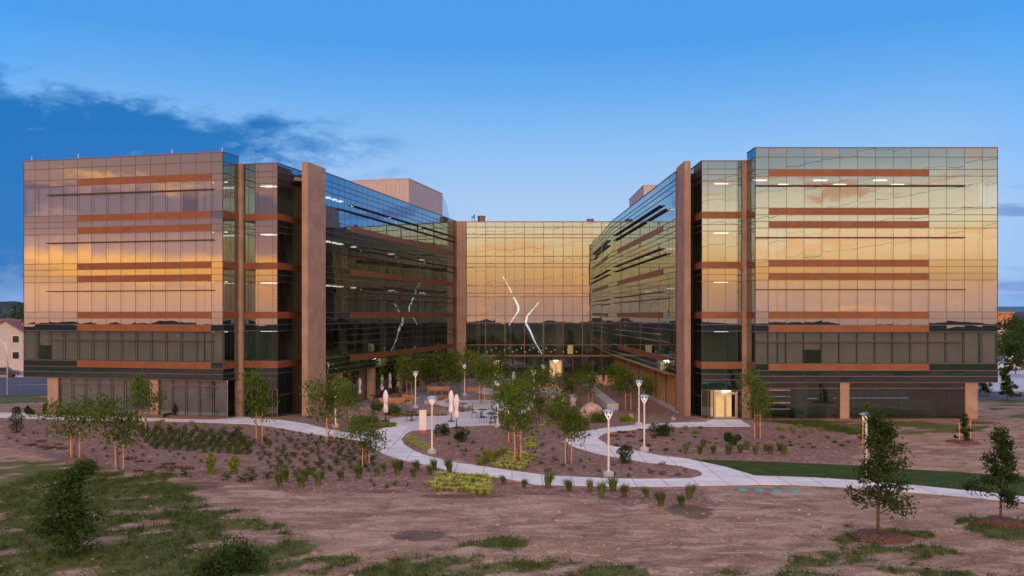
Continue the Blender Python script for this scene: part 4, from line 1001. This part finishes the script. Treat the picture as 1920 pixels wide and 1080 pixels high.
pts = [(858, 838), (875, 845), (888, 832), (868, 852), (900, 842), (845, 832), (862, 846), (892, 855), (905, 862), (1000, 848), (1015, 838), (1022, 856), (1036, 846), (1040, 862), (1052, 876), (1068, 884), (1085, 868), (1098, 878), (1110, 862), (1125, 884), (1150, 890), (1180, 892), (1030, 884), (1012, 872), (1150, 872), (1186, 880), (1215, 886), (1240, 890), (1270, 892), (1008, 810), (1020, 818), (1040, 812), (1250, 805), (1282, 883), (1240, 872)]
many(sm2, jit(pts, 4, 2), 'seedling shrubs on the island mulch', 'tiny dark green shrub on the island mulch inside the path loop', .7, 1.5)
sm3 = make_shrub('seedling_shrub', 28, .20, .2, 110, .032, 'leafd', 'x')
pts = [(1160, 826), (1175, 832), (1150, 836), (1185, 813), (1200, 828), (1215, 838), (1230, 820), (1245, 832), (1218, 845), (1250, 845), (1262, 826), (1275, 812), (1290, 834), (1300, 822), (1330, 830), (1342, 822), (1345, 833), (1390, 836), (1420, 832), (1450, 828), (1465, 822), (1478, 830), (1484, 838), (1500, 834), (1505, 840), (1518, 834), (1495, 821), (1553, 822), (1560, 830), (1588, 832), (1573, 838), (1520, 842), (1300, 812), (1312, 804), (1180, 841), (1278, 846)]
many(sm3, jit(pts, 4, 2), 'seedling shrubs in the right bed', 'tiny dark green shrub in the bed right of the path loop', .7, 1.5)
gs = make_shrub('light_shrub', 29, .33, .4, 150, .05, 'leafy', 'x')
many(gs, jit([(1460, 805), (1470, 808), (1484, 806), (1490, 811), (1508, 814), (1525, 810), (1540, 808), (1282, 806), (1302, 813), (1500, 802), (1045, 798), (1060, 790), (1075, 786), (1085, 800)], 2, 1), 'light green shrubs by the right facade', 'light green round shrub in front of the right facade', .8, 1.1)
yu = make_tuft('sword_leaf_plant', 30, .5, .65, 60, 'leafy', 'x', 0, .03, 'plant')
many(yu, [(906, 868), (913, 860), (925, 857), (934, 854), (900, 873), (945, 851), (921, 866)], 'sword leaved plants in the island bed', 'yellow green sword leaved plant left of the yellow grass block', .7, 1.1)
for k, (px, py, w_, h_, lb, sh, mt_) in enumerate([(831, 816, 28, 30, 'round dark shrub just right of the white sign, left of the pair', 'round', 'leafd'), (865, 829, 32, 36, 'round dark shrub right of the white sign, nearer of the pair', 'round', 'leafd'),
        (1172, 868, 30, 34, 'upright dark shrub beside the nearest lamp post', 'column', 'leafd'), (1243, 818, 52, 26, 'wide spreading shrub beside the upper lamp post of the loop', 'round', 'leafd'), (1371, 836, 34, 32, 'round dark shrub in the right bed below the door', 'round', 'leafd'),
        (31, 811, 26, 48, 'columnar dark evergreen left of the path by the road', 'column', 'leafd'), (1010, 771, 32, 34, 'dark round shrub at the back of the planted courtyard bed', 'round', 'leafd'), (1113, 722, 16, 18, 'dark shrub beside the clay pink bench', 'round', 'leafd'),
        (395, 885, 20, 36, 'bright upright shrub at the lower left bed', 'column', 'leafy'), (439, 888, 20, 34, 'bright yellow topped shrub at the lower left bed', 'column', 'leafy'), (708, 775, 34, 26, 'spreading shrub at the corner of the patio', 'round', 'leaf'),
        (52, 777, 12, 16, 'small dark shrub left of the first column base', 'column', 'leafd'), (62, 778, 12, 12, 'small dark shrub second from the left by the columns', 'round', 'leafd'), (85, 777, 12, 20, 'dark shrub against the end column of the left block', 'column', 'leafd'),
        (110, 779, 16, 12, 'dark shrub before the left ground floor glazing, leftmost', 'round', 'leafd'), (328, 783, 9, 26, 'upright dark shrub before the blinds of the left block', 'column', 'leafd'), (409, 784, 9, 20, 'upright dark shrub nearest the tan column of the left block', 'column', 'leafd'), (314, 783, 14, 12, 'low dark shrub right of the ground floor column', 'round', 'leafd'),
        (950, 790, 40, 26, 'green shrub mass under the trees at the plaza corner', 'round', 'leaf'), (1080, 806, 60, 28, 'broad green shrub left of the looping path', 'round', 'leaf'), (1120, 792, 46, 20, 'broad green shrub before the boulder', 'round', 'leaf'), (1040, 790, 60, 34, 'broad green shrub behind the staked tree of the loop', 'round', 'leaf'), (690, 796, 46, 22, 'spreading shrub at the tip of the upper path bend', 'round', 'leaf'), (735, 778, 56, 24, 'green shrub below the wooden benches', 'round', 'leaf'), (1175, 790, 30, 12, 'low shrub near the loop lamp posts', 'round', 'leafy')]):
    p = at(px, py); W_ = w_ / FPX * p.y; H_ = h_ / FPX * p.y
    o = make_shrub('shrub', 100 + k, W_ / 2, H_, int(500 + 900 * W_), .06, mt_, lb, 'shrub', sh); o.location = p

# weedy grass of the foreground slope: nobody could count its blades
gb = MB(); rnd = random.Random(5); cnt = 0
Npt = 90000
X = rng.uniform(-26, 26, Npt); Y = 20 + (rng.random(Npt) ** .8) * 58
n1_ = np.array([mn.noise(Vector((x * .5, y * .5, 0))) for x, y in zip(X, Y)]); n2_ = np.array([mn.noise(Vector((x * .5, y * .5, 7))) for x, y in zip(X, Y)]); nb_ = np.array([mn.fractal(Vector((x * .25 + y * .12, y * .5 - x * .2, 5)), .7, 2.1, 4) for x, y in zip(X, Y)])
amt = grass_amt(X, Y, n1_, n2_, nb_)
keep = np.where((amt > .25) & (rng.random(Npt) < amt) & (np.abs(X / Y) < .64))[0][:24000]
for i in keep:
    x, y = X[i], Y[i]; zz = gz(x, y) - .02; hgt = rnd.uniform(.10, .26) * (.6 + .7 * amt[i])
    for _ in range(4):
        a = rnd.uniform(0, 6.28); wv = .014 if y < 45 else .02; dx_, dy_ = math.cos(a) * wv, math.sin(a) * wv; ox, oy = rnd.gauss(0, .09), rnd.gauss(0, .09)
        gb.tri((x + ox - dx_, y + oy - dy_, zz), (x + ox + dx_, y + oy + dy_, zz), (x + ox + rnd.gauss(-.05, .08), y + oy + rnd.gauss(0, .08), zz + hgt))
M['weed'] = foliage('weed_blade', (.05, .085, .022), (.15, .18, .055), .2)
o = gb.build('weedy_grass', 'weed'); tag(o, 'patchy green weeds and grass over bare soil in the foreground', 'grass', kind='stuff')
# bigger weed clumps in the foreground
wc = MB(); kk_ = np.where((amt > .35) & (np.abs(X / Y) < .64) & (Y < 46))[0]; rng.shuffle(kk_)
for i in kk_[:600]:
    x, y = X[i], Y[i]; b0 = Vector((x, y, gz(x, y))); r_ = rnd.uniform(.08, .26)
    for _ in range(int(90 * r_ + 8)): leafquad(wc, b0 + Vector((rnd.gauss(0, r_ * .6), rnd.gauss(0, r_ * .6), abs(rnd.gauss(0, r_ * .5)))), rnd.uniform(.03, .06), rnd)
o = wc.build('weed_clumps', 'leafm'); tag(o, 'leafy weed clumps scattered in the foreground grass', 'weeds', kind='stuff')
M['straw'] = foliage('dry_straw', (.22, .16, .09), (.42, .33, .20), .1)
dg = MB()
for _ in range(1500):
    y = 22 + rnd.random() ** 1.2 * 40; x = rnd.uniform(-.62, .62) * y; b0 = Vector((x, y, gz(x, y) - .01)); s_ = rnd.uniform(.03, .12)
    if mn.noise(Vector((x * .3, y * .4, 2))) < -.05: continue
    for _ in range(7):
        a = rnd.uniform(0, 6.28); d_ = Vector((math.cos(a), math.sin(a), rnd.uniform(.1, 1.0))) * s_; q = Vector((-d_.y, d_.x, 0)).normalized() * .008
        dg.tri(b0 - q, b0 + q, b0 + d_ * 1.4)
o = dg.build('dry_grass', 'straw'); tag(o, 'thin dry grass stalks strewn over the bare soil', 'dry grass', kind='stuff')
# stones in the foreground soil
sb_ = MB()
for _ in range(1500):
    y = 22 + rnd.random() * 24; x = rnd.uniform(-.62, .62) * y; s_ = rnd.uniform(.015, .05); c = Vector((x, y, gz(x, y)))
    if rnd.random() < .12: s_ *= 2.0
    sb_.lathe([(s_ * .8, -s_ * .3), (s_, s_ * .1), (s_ * .5, s_ * .55)], 5, c, lambda t_, z_: 1 + .2 * math.sin(2 * t_ + x))
o = sb_.build('pebbles', 'rock'); tag(o, 'small pale stones strewn over the bare soil', 'pebbles', kind='stuff')

# ------------------------------------------------------------------ street furniture and courtyard things
def lamp_post():
    root = empty('lamp_post'); h = 3.65
    a = MB(); a.lathe([(.30, -.25), (.30, .22), (.27, .26), (.05, .27)], 20); a.build('base', 'conc', root)
    b_ = MB(); b_.lathe([(.14, .26), (.14, .30), (.062, .31), (.058, 3.1), (.05, 3.14)], 14); b_.build('pole', 'post', root, False)
    for s_ in (-1, 1):
        y_ = MB(); y_.tube([(s_ * .01, 0, 3.05), (s_ * .07, 0, 3.2), (s_ * .17, 0, 3.36), (s_ * .19, 0, 3.5)], [.04, .04, .035, .025], 8); y_.build('arm', 'yoke', root)
    d = MB(); d.lathe([(.05, 3.49), (.33, 3.52), (.36, 3.555), (.32, 3.59), (.10, 3.66)], 28); d.build('lamp_shade', 'disc', root, True)
    c = MB(); c.lathe([(.06, 3.28), (.09, 3.34), (.09, 3.42), (.05, 3.49)], 12); c.build('lamp_head', 'yoke', root)
    tag(root, 'x', 'lamp post'); return root
lp = lamp_post()
for px, py, lb in ((810, 850, 'lamp post in the island bed beside the white sign'), (1141, 893, 'lamp post nearest the camera, below the loop of the path'), (1208, 846, 'lamp post inside the loop of the path'), (1198, 798, 'lamp post above the loop, before the slatted wall'),
                   (1624, 903, 'lamp post behind the tall dark foreground tree'), (629, 801, 'lamp post beside the bushy tree before the left wall blade'), (933, 801, 'lamp post at the near edge of the plaza'), (871, 742, 'lamp post in front of the tan corner column'),
                   (1001, 763, 'lamp post behind the plaza, left of the terrace one'), (1019, 745, 'lamp post on the terrace before the lit door'), (779, 765, 'lamp post beside the wooden benches')):
    p = at(px, py); put(lp, (p.x, p.y, p.z), 0.0 if px != 1001 else .4, 1.0, lb, 'round topped lamp posts')
def umbrella():
    root = empty('closed_umbrella')
    a = MB(); a.tube([(0, 0, 0), (0, 0, 2.62)], .028, 8); a.build('mast', 'dark', root)
    c = MB(); c.lathe([(.10, .72), (.19, .78), (.20, 1.05), (.13, 1.38), (.12, 1.45), (.19, 1.8), (.21, 2.15), (.13, 2.45), (.04, 2.62)], 24, (0, 0, 0), lambda t_, z_: 1 + .14 * math.sin(8 * t_)); c.build('canopy', 'umb', root, True)
    b_ = MB(); b_.lathe([(.30, 0), (.30, .06), (.06, .08), (.05, .3)], 16); b_.build('base', 'dark', root)
    tag(root, 'x', 'umbrella'); return root
um = umbrella()
for px, py, lb in ((723, 790, 'closed white umbrella standing alone left of the plaza'), (846, 791, 'closed white umbrella with a brown mast, left of an overlapping pair'), (856, 803, 'closed white umbrella on a dark mast, right of an overlapping pair'), (951, 797, 'closed white umbrella half hidden by the middle trees'),
                   (674, 752, 'closed white umbrella furthest left on the patio'), (688, 744, 'closed white umbrella second from the left on the patio'), (716, 744, 'closed white umbrella third from the left on the patio'), (731, 740, 'closed white umbrella fourth from the left on the patio'), (746, 736, 'closed white umbrella fifth from the left on the patio, partly behind leaves'),
                   (963, 737, 'closed white umbrella at the far edge by the tree trunk')):
    p = at(px, py); put(um, (p.x, p.y, p.z + .03), rng.uniform(0, 3), 1.0 if px > 700 and py > 760 else .95, lb, 'closed patio umbrellas')
# white sign block
p = at(793, 811); root = empty('sign_block', p); tag(root, 'white rectangular sign slab on an orange foot at the plaza edge', 'sign')
mb = MB(); mb.box(-.26, .26, -.08, .08, .19, 1.68); o = mb.build('panel', 'white', root); mb = MB(); mb.box(-.27, .27, -.09, .09, -.1, .19); mb.build('base', 'orange', root)
bm_ = bmesh.new(); bm_.from_mesh(o.data); bmesh.ops.bevel(bm_, geom=bm_.edges[:], offset=.01, segments=2, affect='EDGES'); bm_.to_mesh(o.data); bm_.free()
# tables and chairs
def chair():
    root = empty('metal_chair'); s = MB(); s.box(-.22, .22, -.22, .22, .43, .46); s.build('seat', 'dark', root)
    b_ = MB()
    for i in range(5): b_.box(-.2 + i * .095, -.18 + i * .095, .20, .22, .46, .84)
    b_.box(-.22, .22, .2, .225, .82, .86); b_.build('backrest', 'dark', root)
    for sx in (-1, 1):
        for sy in (-1, 1):
            l_ = MB(); l_.tube([(sx * .2, sy * .2, .44), (sx * .23, sy * .24, 0)], .014, 5); l_.build('leg', 'dark', root)
    tag(root, 'x', 'chair'); return root
def table():
    root = empty('round_table'); s = MB(); s.lathe([(.42, .71), (.43, .73), (.42, .745)], 24); s.build('tabletop', 'dark', root)
    l_ = MB(); l_.lathe([(.25, 0), (.25, .02), (.03, .05), (.03, .71)], 14); l_.build('pedestal', 'dark', root); tag(root, 'x', 'table'); return root
ch_, tb_ = chair(), table()
sets = [((905, 784), 'by the plaza edge left of the middle trees'), ((921, 793), 'at the near plaza edge by the lamp post'), ((772, 789), 'behind the white sign'), ((868, 772), 'beside the round planter'), ((940, 778), 'in the shade of the plaza corner tree'), ((700, 755), 'on the patio by the wing'), ((752, 743), 'on the patio behind the benches'), ((940, 741), 'on the terrace')]
for k, ((px, py), wh) in enumerate(sets):
    p = at(px, py); put(tb_, (p.x, p.y, p.z + .036), 0, 1, 'small round dark table ' + wh, 'round dark tables')
    for j in range(2 + (k % 2)):
        a = j * 6.283 / (2 + k % 2) + k * .7; put(ch_, (p.x + .72 * math.cos(a), p.y + .72 * math.sin(a), p.z + .036), a - math.pi / 2, 1, 'dark slatted metal chair at the table ' + wh, 'metal chairs ' + wh)
# wooden benches
def bench(px, py, ln, rz, label, arc=0.0):
    p = at(px, py); root = empty('wooden_bench', (p.x, p.y, p.z + .03), rz); tag(root, label, 'bench', 'wooden benches')
    s = MB(); b_ = MB(); n_ = 10
    for i in range(4):
        for j in range(n_):
            x0, x1 = -ln / 2 + ln * j / n_, -ln / 2 + ln * (j + 1) / n_; f = lambda x: arc * (x / ln * 2) ** 2
            s.hexa([(x0, -.25 + i * .13 + f(x0), .42), (x1, -.25 + i * .13 + f(x1), .42), (x1, -.14 + i * .13 + f(x1), .42), (x0, -.14 + i * .13 + f(x0), .42), (x0, -.25 + i * .13 + f(x0), .46), (x1, -.25 + i * .13 + f(x1), .46), (x1, -.14 + i * .13 + f(x1), .46), (x0, -.14 + i * .13 + f(x0), .46)])
            if i < 3: b_.hexa([(x0, .28 + f(x0), .52 + i * .12), (x1, .28 + f(x1), .52 + i * .12), (x1, .31 + f(x1), .52 + i * .12), (x0, .31 + f(x0), .52 + i * .12), (x0, .28 + f(x0), .62 + i * .12), (x1, .28 + f(x1), .62 + i * .12), (x1, .31 + f(x1), .62 + i * .12), (x0, .31 + f(x0), .62 + i * .12)])
    s.build('seat', 'wood', root); b_.build('backrest', 'wood', root)
    for sx in (-.45, -.15, .15, .45):
        l_ = MB(); yy = arc * (2 * sx) ** 2; l_.box(sx * ln - .04, sx * ln + .04, -.22 + yy, .30 + yy, 0, .42); l_.build('leg', 'wood', root)
bench(735, 764, 2.6, .15, 'wooden bench at the left end of the patio edge', .25); bench(762, 757, 1.6, -.5, 'short wooden bench right of the patio edge one'); bench(822, 740, 2.6, .1, 'wooden bench beyond the planters of the patio'); bench(744, 756, 2.0, 1.9, 'wooden bench set at an angle on the patio')
# planter walls, terraces, seat walls
def wallrun(name, pts, wd, h, mat, label, cat, dz=0):
    P_ = [Vector((at(x, y).x, at(x, y).y)) for x, y in pts]; mb = MB(); L_, R_ = [], []
    for i, q in enumerate(P_):
        d = (P_[min(i + 1, len(P_) - 1)] - P_[max(i - 1, 0)]).normalized(); n = Vector((-d.y, d.x)); L_.append(q + n * wd / 2); R_.append(q - n * wd / 2)
    for i in range(len(P_) - 1):
        zb = gz(100, P_[i].y) - .3; zt = gz(100, P_[i].y) + h
        mb.hexa([(*R_[i], zb), (*R_[i + 1], zb), (*L_[i + 1], zb), (*L_[i], zb), (*R_[i], zt), (*R_[i + 1], zt), (*L_[i + 1], zt), (*L_[i], zt)])
    o = mb.build(name, mat); tag(o, label, cat); return o
wallrun('seat_wall', [(1149, 769), (1136, 759), (1122, 747), (1108, 735), (1096, 726)], 1.1, .62, 'conc', 'long sloping concrete seat wall running back from the boulder', 'wall')
wallrun('retaining_wall', [(1075, 762), (1068, 748), (1058, 738)], .5, .8, 'conc', 'short concrete retaining wall beside the rocks', 'wall')
wallrun('timber_wall', [(922, 727.5), (985, 727.2), (1047, 727)], .5, .62, 'wood', 'long low timber faced wall before the central entrance', 'wall')
wallrun('timber_wall', [(872, 734), (900, 734)], .5, .5, 'wood', 'short low timber faced wall left of the courtyard tree', 'wall')
wallrun('curved_kerb_wall', [(706, 775), (728, 772), (750, 767), (768, 760), (780, 753), (790, 748)], .35, .3, 'conc', 'low curved concrete wall below the wooden benches', 'wall')
wallrun('curved_kerb_wall', [(797, 757), (815, 758), (832, 757), (843, 752)], .35, .35, 'conc', 'low curved planter wall left of the plaza', 'wall')
wallrun('curved_kerb_wall', [(800, 752), (818, 752), (834, 749)], .35, .45, 'wood', 'low curved timber topped step above the planter wall', 'wall')
p = at(1127, 722); root = empty('clay_bench', p); tag(root, 'long clay pink bench with a gap in its backrest before the slatted wall', 'bench')
s = MB(); s.box(-1.7, 1.7, -.35, .35, 0, .5); s.build('seat', 'pink', root)
for x0, x1 in ((-1.9, .2), (.55, 1.9)):
    b_ = MB(); b_.box(x0, x1, .36, .6, 0, 1.25); b_.build('backrest', 'pink', root)
def boulder(px, py, w_, h_, label, seed, grp=None):
    p = at(px, py); bm = bmesh.new(); bmesh.ops.create_icosphere(bm, subdivisions=4, radius=1)
    for v_ in bm.verts:
        c = v_.co.copy(); k = 1 + .22 * mn.noise(c * 1.1 + Vector((seed, 0, 0))) + .10 * mn.noise(c * 3 + Vector((0, seed, 0))) + .03 * mn.noise(c * 9)
        v_.co = Vector((c.x * k * w_ / 2, c.y * k * w_ / 2 * .85, max(-.35, c.z * k) * h_ / 1.35 + h_ * .26))
    me = bpy.data.meshes.new('boulder'); bm.to_mesh(me); bm.free(); me.materials.append(M['rock']); me.polygons.foreach_set('use_smooth', [True] * len(me.polygons))
    o = bpy.data.objects.new('boulder', me); COL.objects.link(o); o.location = p; tag(o, label, 'boulder', grp)
boulder(1108, 783, 1.95, 1.35, 'large pinkish boulder at the end of the concrete seat wall', 1)
for k, (x_, y_, w_) in enumerate([(1046, 742, 1.3), (1057, 748, 1.5), (1066, 741, 1.1), (1053, 755, 1.2), (1040, 733, 1.0), (1072, 752, 1.2), (1062, 733, 1.1)]): boulder(x_, y_, w_, w_ * .7, 'pale rock in the pile beside the central terrace', 3 + k, 'rocks piled beside the terrace')
boulder(1183, 785, .5, .4, 'small rock beside the upper loop lamp post', 20); boulder(1262, 788, .4, .3, 'small rock near the right wall blade', 21)
for px, py, lb in ((1393, 918.5, 'leftmost'), (1423, 919.2, 'second from the left'), (1456, 920.3, 'third from the left'), (1489, 921, 'rightmost')):
    p = at(px, py); mb = MB(); mb.lathe([(.22, -.05), (.22, .035), (.19, .05), (.02, .05)], 20); o = mb.build('valve_lid', 'teal', None, False, p); o.scale = (1.25, 1.0, 1); tag(o, 'round turquoise irrigation lid below the path, ' + lb + ' of the four', 'lid', 'turquoise irrigation lids')

# ------------------------------------------------------------------ beyond the building
M['hillm'] = pmat('wooded_hill', (.020, .040, .035), .95, 0, .5, .03, coords='Object')
M['hillb'] = pmat('haze_tinted_hill', (.045, .12, .25), .95, 0, .2, .01)  # blue of distance haze is put into the hill's own colour
def ridge(name, r, a0, a1, fn, mat, label):
    mb = MB(); n = int((a1 - a0) / .25); prev = None
    for i in range(n + 1):
        a = R(a0 + (a1 - a0) * i / n); h = fn(a); x, y = math.sin(a), math.cos(a)
        cur = [(x * (r - 150), y * (r - 150), -2), (x * (r - 60), y * (r - 60), h * .55), (x * r, y * r, h), (x * (r + 120), y * (r + 120), -2)]
        if prev:
            for k in range(3): mb.quad(prev[k], cur[k], cur[k + 1], prev[k + 1])
        prev = cur
    o = mb.build(name, mat); tag(o, label, 'hill', kind='structure'); return o
rdg = lambda base, am, fq, seed: (lambda a: base + am * mn.noise(Vector((a * fq, seed, 0))) + am * .45 * mn.noise(Vector((a * fq * 6, seed, 3))) + am * .25 * abs(mn.noise(Vector((a * fq * 25, seed, 5)))))
ridge('hill', 760, -75, -15, rdg(19, 6, 7, 1), 'hillm', 'dark wooded ridge beyond the houses on the left')
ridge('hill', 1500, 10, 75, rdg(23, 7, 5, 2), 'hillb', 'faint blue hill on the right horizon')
ridge('hill', 620, 22, 75, rdg(9.5, 3, 9, 3), 'hillm', 'dark wooded ridge on the right')
ridge('hill', 420, 95, 265, rdg(3.6, 2.4, 9, 4), 'hillm', 'dark wooded ridge behind the camera')
wd_ = MB(); rnd = random.Random(3)
def blob(mb, c, r, n, rnd):
    for _ in range(n):
        d = Vector((rnd.gauss(0, 1), rnd.gauss(0, 1), rnd.gauss(0, .8))).normalized(); leafquad(mb, c + d * r * rnd.uniform(.5, 1), r * .22, rnd)
for _ in range(260):
    a = R(rnd.uniform(-46, -27)); r = rnd.uniform(230, 600); hh = max(0, (r - 600 + 150) / 150) * 10; s_ = rnd.uniform(3, 6)
    blob(wd_, Vector((math.sin(a) * r, math.cos(a) * r, hh + s_ * .6)), s_, 60, rnd)
M['wood_far'] = foliage('far_foliage', (.012, .030, .020), (.035, .065, .030), 0)
o = wd_.build('distant_wood', 'wood_far'); tag(o, 'dark trees massed on the slope behind the houses on the left', 'wood', kind='stuff')
wd_ = MB()
for _ in range(170):
    a = R(rnd.uniform(28, 46)); r = rnd.uniform(260, 520); s_ = rnd.uniform(2.5, 5)
    blob(wd_, Vector((math.sin(a) * r, math.cos(a) * r, s_ * .7)), s_, 60, rnd)
o = wd_.build('distant_wood', 'wood_far'); tag(o, 'dark trees massed in the distance on the right', 'wood', kind='stuff')
# houses
M['roof'] = pmat('roof_tile', (.22, .095, .085), .85, 0, .25, 1.5, .3, 6); M['stucco'] = pmat('stucco', (.50, .34, .27), .9); M['stuccow'] = pmat('pale_stucco', (.55, .50, .52), .9)
M['winm'] = pmat('dark_window', (.02, .03, .04), .15)
def house(x, y, w_, d_, h, rz, label, wall='stucco', z0=-.4, gable=2.4):
    root = empty('house', (x, y, z0), rz); tag(root, label, 'house', 'houses beyond the left road')
    mb = MB(); mb.box(-w_ / 2, w_ / 2, 0, d_, -.5, h); i = len(mb.v)
    mb.v += [(-w_ / 2, 0, h), (w_ / 2, 0, h), (0, 0, h + gable), (-w_ / 2, d_, h), (w_ / 2, d_, h), (0, d_, h + gable)]; mb.f += [(i, i + 1, i + 2), (i + 4, i + 3, i + 5)]; mb.build('wall', wall, root)
    r_ = MB()
    for s_ in (-1, 1):
        a, b_ = (s_ * (w_ / 2 + .4), h - .35), (0, h + gable + .05); r_.hexa([(a[0], -.4, a[1]), (b_[0], -.4, b_[1]), (b_[0], d_ + .4, b_[1]), (a[0], d_ + .4, a[1]), (a[0], -.4, a[1] + .22), (b_[0], -.4, b_[1] + .22), (b_[0], d_ + .4, b_[1] + .22), (a[0], d_ + .4, a[1] + .22)])
    r_.build('roof', 'roof', root)
    for fl in range(2):
        for j in range(max(2, int(w_ / 2.6))):
            xx = -w_ / 2 + (j + .5) * w_ / max(2, int(w_ / 2.6)); f = MB(); f.box(xx - .62, xx + .62, -.06, .02, .9 + fl * 3, 2.35 + fl * 3); wn = f.build('window_frame', 'white', root); g_ = MB(); g_.box(xx - .52, xx + .52, -.075, -.055, 1.0 + fl * 3, 2.25 + fl * 3); g_.build('pane', 'winm', wn)
    return root
def atd(px, d): return ((px - 960) / FPX * d, d)
x, y = atd(8, 158); house(x, y, 7.5, 10, 5.6, .35, 'pale gabled house nearest the left edge', 'stuccow')
x, y = atd(-40, 160); house(x, y, 8, 10, 5.6, .3, 'peach gabled house cut by the left edge of the picture')
x, y = atd(50, 166); house(x, y, 7.0, 10, 5.8, .35, 'white gabled house against the left corner of the building', 'stuccow')
for k, (px, d, w_) in enumerate([(10, 205, 12), (38, 215, 11), (-15, 235, 14), (25, 250, 12)]):
    x, y = atd(px, d); house(x, y, w_, 11, 5.4, R(90) + .2, ['low wide house with a red brown roof behind the peach one', 'house with a red brown roof just left of the glass corner', 'house with a red brown roof at the far left edge', 'furthest red roofed house on the left'][k])
wallm = MB(); wallm.prism([(-110, 133), (-60, 143), (-60, 143.3), (-110, 133.3)], -.6, 1.5); wallm.prism([(-60, 143), (-30, 151), (-30, 151.3), (-60, 143.3)], -.6, 1.5); o = wallm.build('garden_wall', 'stuccow'); tag(o, 'low pale garden wall in front of the houses', 'wall')
# street lamp on the left
p = at(14, 742); root = empty('street_lamp', p); tag(root, 'tall grey street lamp by the road at the left edge', 'street lamp')
a = MB(); a.tube([(0, 0, -.2), (0, 0, 5.2), (-.2, 0, 5.9), (-.9, 0, 6.3), (-1.6, 0, 6.4)], [.10, .07, .06, .05, .04], 8); a.build('pole', 'post', root, True); a = MB(); a.box(-2.2, -1.5, -.14, .14, 6.34, 6.46); a.build('lamp_head', 'post', root)
# right background: office block, pale building, parking trees
def office(px0, px1, d, z1, label, mat, nw, z0=-.5, floors=1, dark=None):
    x0, x1 = (px0 - 960) / FPX * d, (px1 - 960) / FPX * d; root = empty('low_building', ((x0 + x1) / 2, d, z0)); tag(root, label, 'building'); w_ = x1 - x0
    mb = MB(); mb.box(-w_ / 2, w_ / 2, 0, 14, 0, z1); mb.build('wall', mat, root); r_ = MB(); r_.box(-w_ / 2 - .5, w_ / 2 + .5, -.5, 14.5, z1, z1 + .5); r_.build('roof', mat, root)
    for fl in range(floors):
        for j in range(nw):
            xx = -w_ / 2 + (j + .5) * w_ / nw; g_ = MB(); g_.box(xx - w_ / nw * .32, xx + w_ / nw * .32, -.05, .05, 1.2 + fl * 3.6, 3.0 + fl * 3.6); g_.build('window', 'winm', root)
M['obrick'] = pmat('orange_stucco', (.50, .22, .14), .9)
office(1850, 1899, 300, 9.8, 'orange office block rising beyond the right corner', 'obrick', 5, -.5, 2); office(1840, 1897, 215, 4.8, 'low pale building in front of the orange office block', 'stuccow', 3, -.5)
pk = [make_tree('oval', 71 + i, 1, 1, .3, 900, .05, 'leafd', False, 'parking_tree', 8) for i in range(2)]
for k, (px, d, h, w_) in enumerate([(1880, 128, 4.6, 4.4), (1905, 131, 4.8, 5), (1925, 126, 5, 5), (1874, 150, 5, 5), (1902, 160, 5.5, 5.5), (1918, 175, 6, 6), (1890, 190, 5, 5), (1912, 205, 7, 6), (1906, 225, 8, 7)]):
    x, y = atd(px, d); r = put(pk[k % 2], (x, y, -.4), k, (w_, w_, h), 'dark green parking lot tree beyond the right corner', 'parking lot trees'); tag(r, None, 'tree')
# road-side tree by the right corner
lone('oval', 77, 1846, 742, 716, 26, .2, 900, .14, 'leafd', 'low dark tree touching the right corner of the building', 8, 'corner_tree')
# cars
def car(px, d, rz, col, label):
    x, y = atd(px, d); root = empty('parked_car', (x, y, -.4), rz); tag(root, label, 'car')
    if col not in M: M[col] = pmat(col, {'car_white': (.7, .7, .75), 'car_dark': (.03, .035, .05), 'car_red': (.4, .04, .04)}[col], .3)
    prof = [(-2.2, .35), (-2.2, .75), (-1.95, .88), (-1.2, .95), (-.7, 1.38), (.7, 1.42), (1.3, .98), (2.1, .88), (2.2, .6), (2.2, .35)]; mb = MB(); n = len(prof)
    mb.v += [(a_, -.85, b_) for a_, b_ in prof] + [(a_, .85, b_) for a_, b_ in prof]; mb.f += [tuple(range(n)), tuple(range(2 * n - 1, n - 1, -1))] + [(k, k + n, (k + 1) % n + n, (k + 1) % n) for k in range(n)]; mb.build('body', col, root)
    g_ = MB(); g_.hexa([(-1.05, -.86, .98), (1.15, -.86, .98), (1.15, .86, .98), (-1.05, .86, .98), (-.66, -.86, 1.34), (.66, -.86, 1.36), (.66, .86, 1.36), (-.66, .86, 1.34)]); g_.build('window', 'winm', root)
    for sx in (-1.35, 1.35):
        for sy in (-.78, .78):
            w__ = MB(); w__.tube([(sx, sy - .1, .33), (sx, sy + .1, .33)], .33, 14); w__.build('wheel', 'dark', root)
car(1884, 140, .1, 'car_white', 'white parked car nearest the right corner of the building'); car(1908, 143, .1, 'car_dark', 'dark parked car right of the nearest white one'); car(1893, 170, .1, 'car_white', 'white parked car in the second row of the car park'); car(3, 126, .25, 'car_dark', 'dark car on the left road at the picture edge')

# transmission line far behind the camera, seen mirrored in the right hand glass
root = empty('power_line', (0, -105, 0)); tag(root, 'overhead transmission wires mirrored in the glass of the right block', 'power line')
for k in range(5):
    pts = []
    for i in range(41):
        f = i / 40; x = -60 + 260 * f; pts.append((x, k * 2.5 - 5, 12 + k * 6.5 + 34 * f - 10 * 4 * f * (1 - f) * .5))
    mb = MB(); mb.tube(pts, .06, 4); mb.build('wire', 'dark', root)
for x in (-60, 200):
    mb = MB(); top_ = 46 if x < 0 else 80
    for sx in (-2, 2):
        for sy in (-2, 2): mb.tube([(x + sx, sy, -2), (x + sx * .2, sy * .2, top_)], .15, 4)
    for k in range(5): mb.box(x - .15, x + .15, -6, 6, (12 if x < 0 else 46) + k * 6.5 - .2, (12 if x < 0 else 46) + k * 6.5)
    mb.build('pylon', 'dark', root)
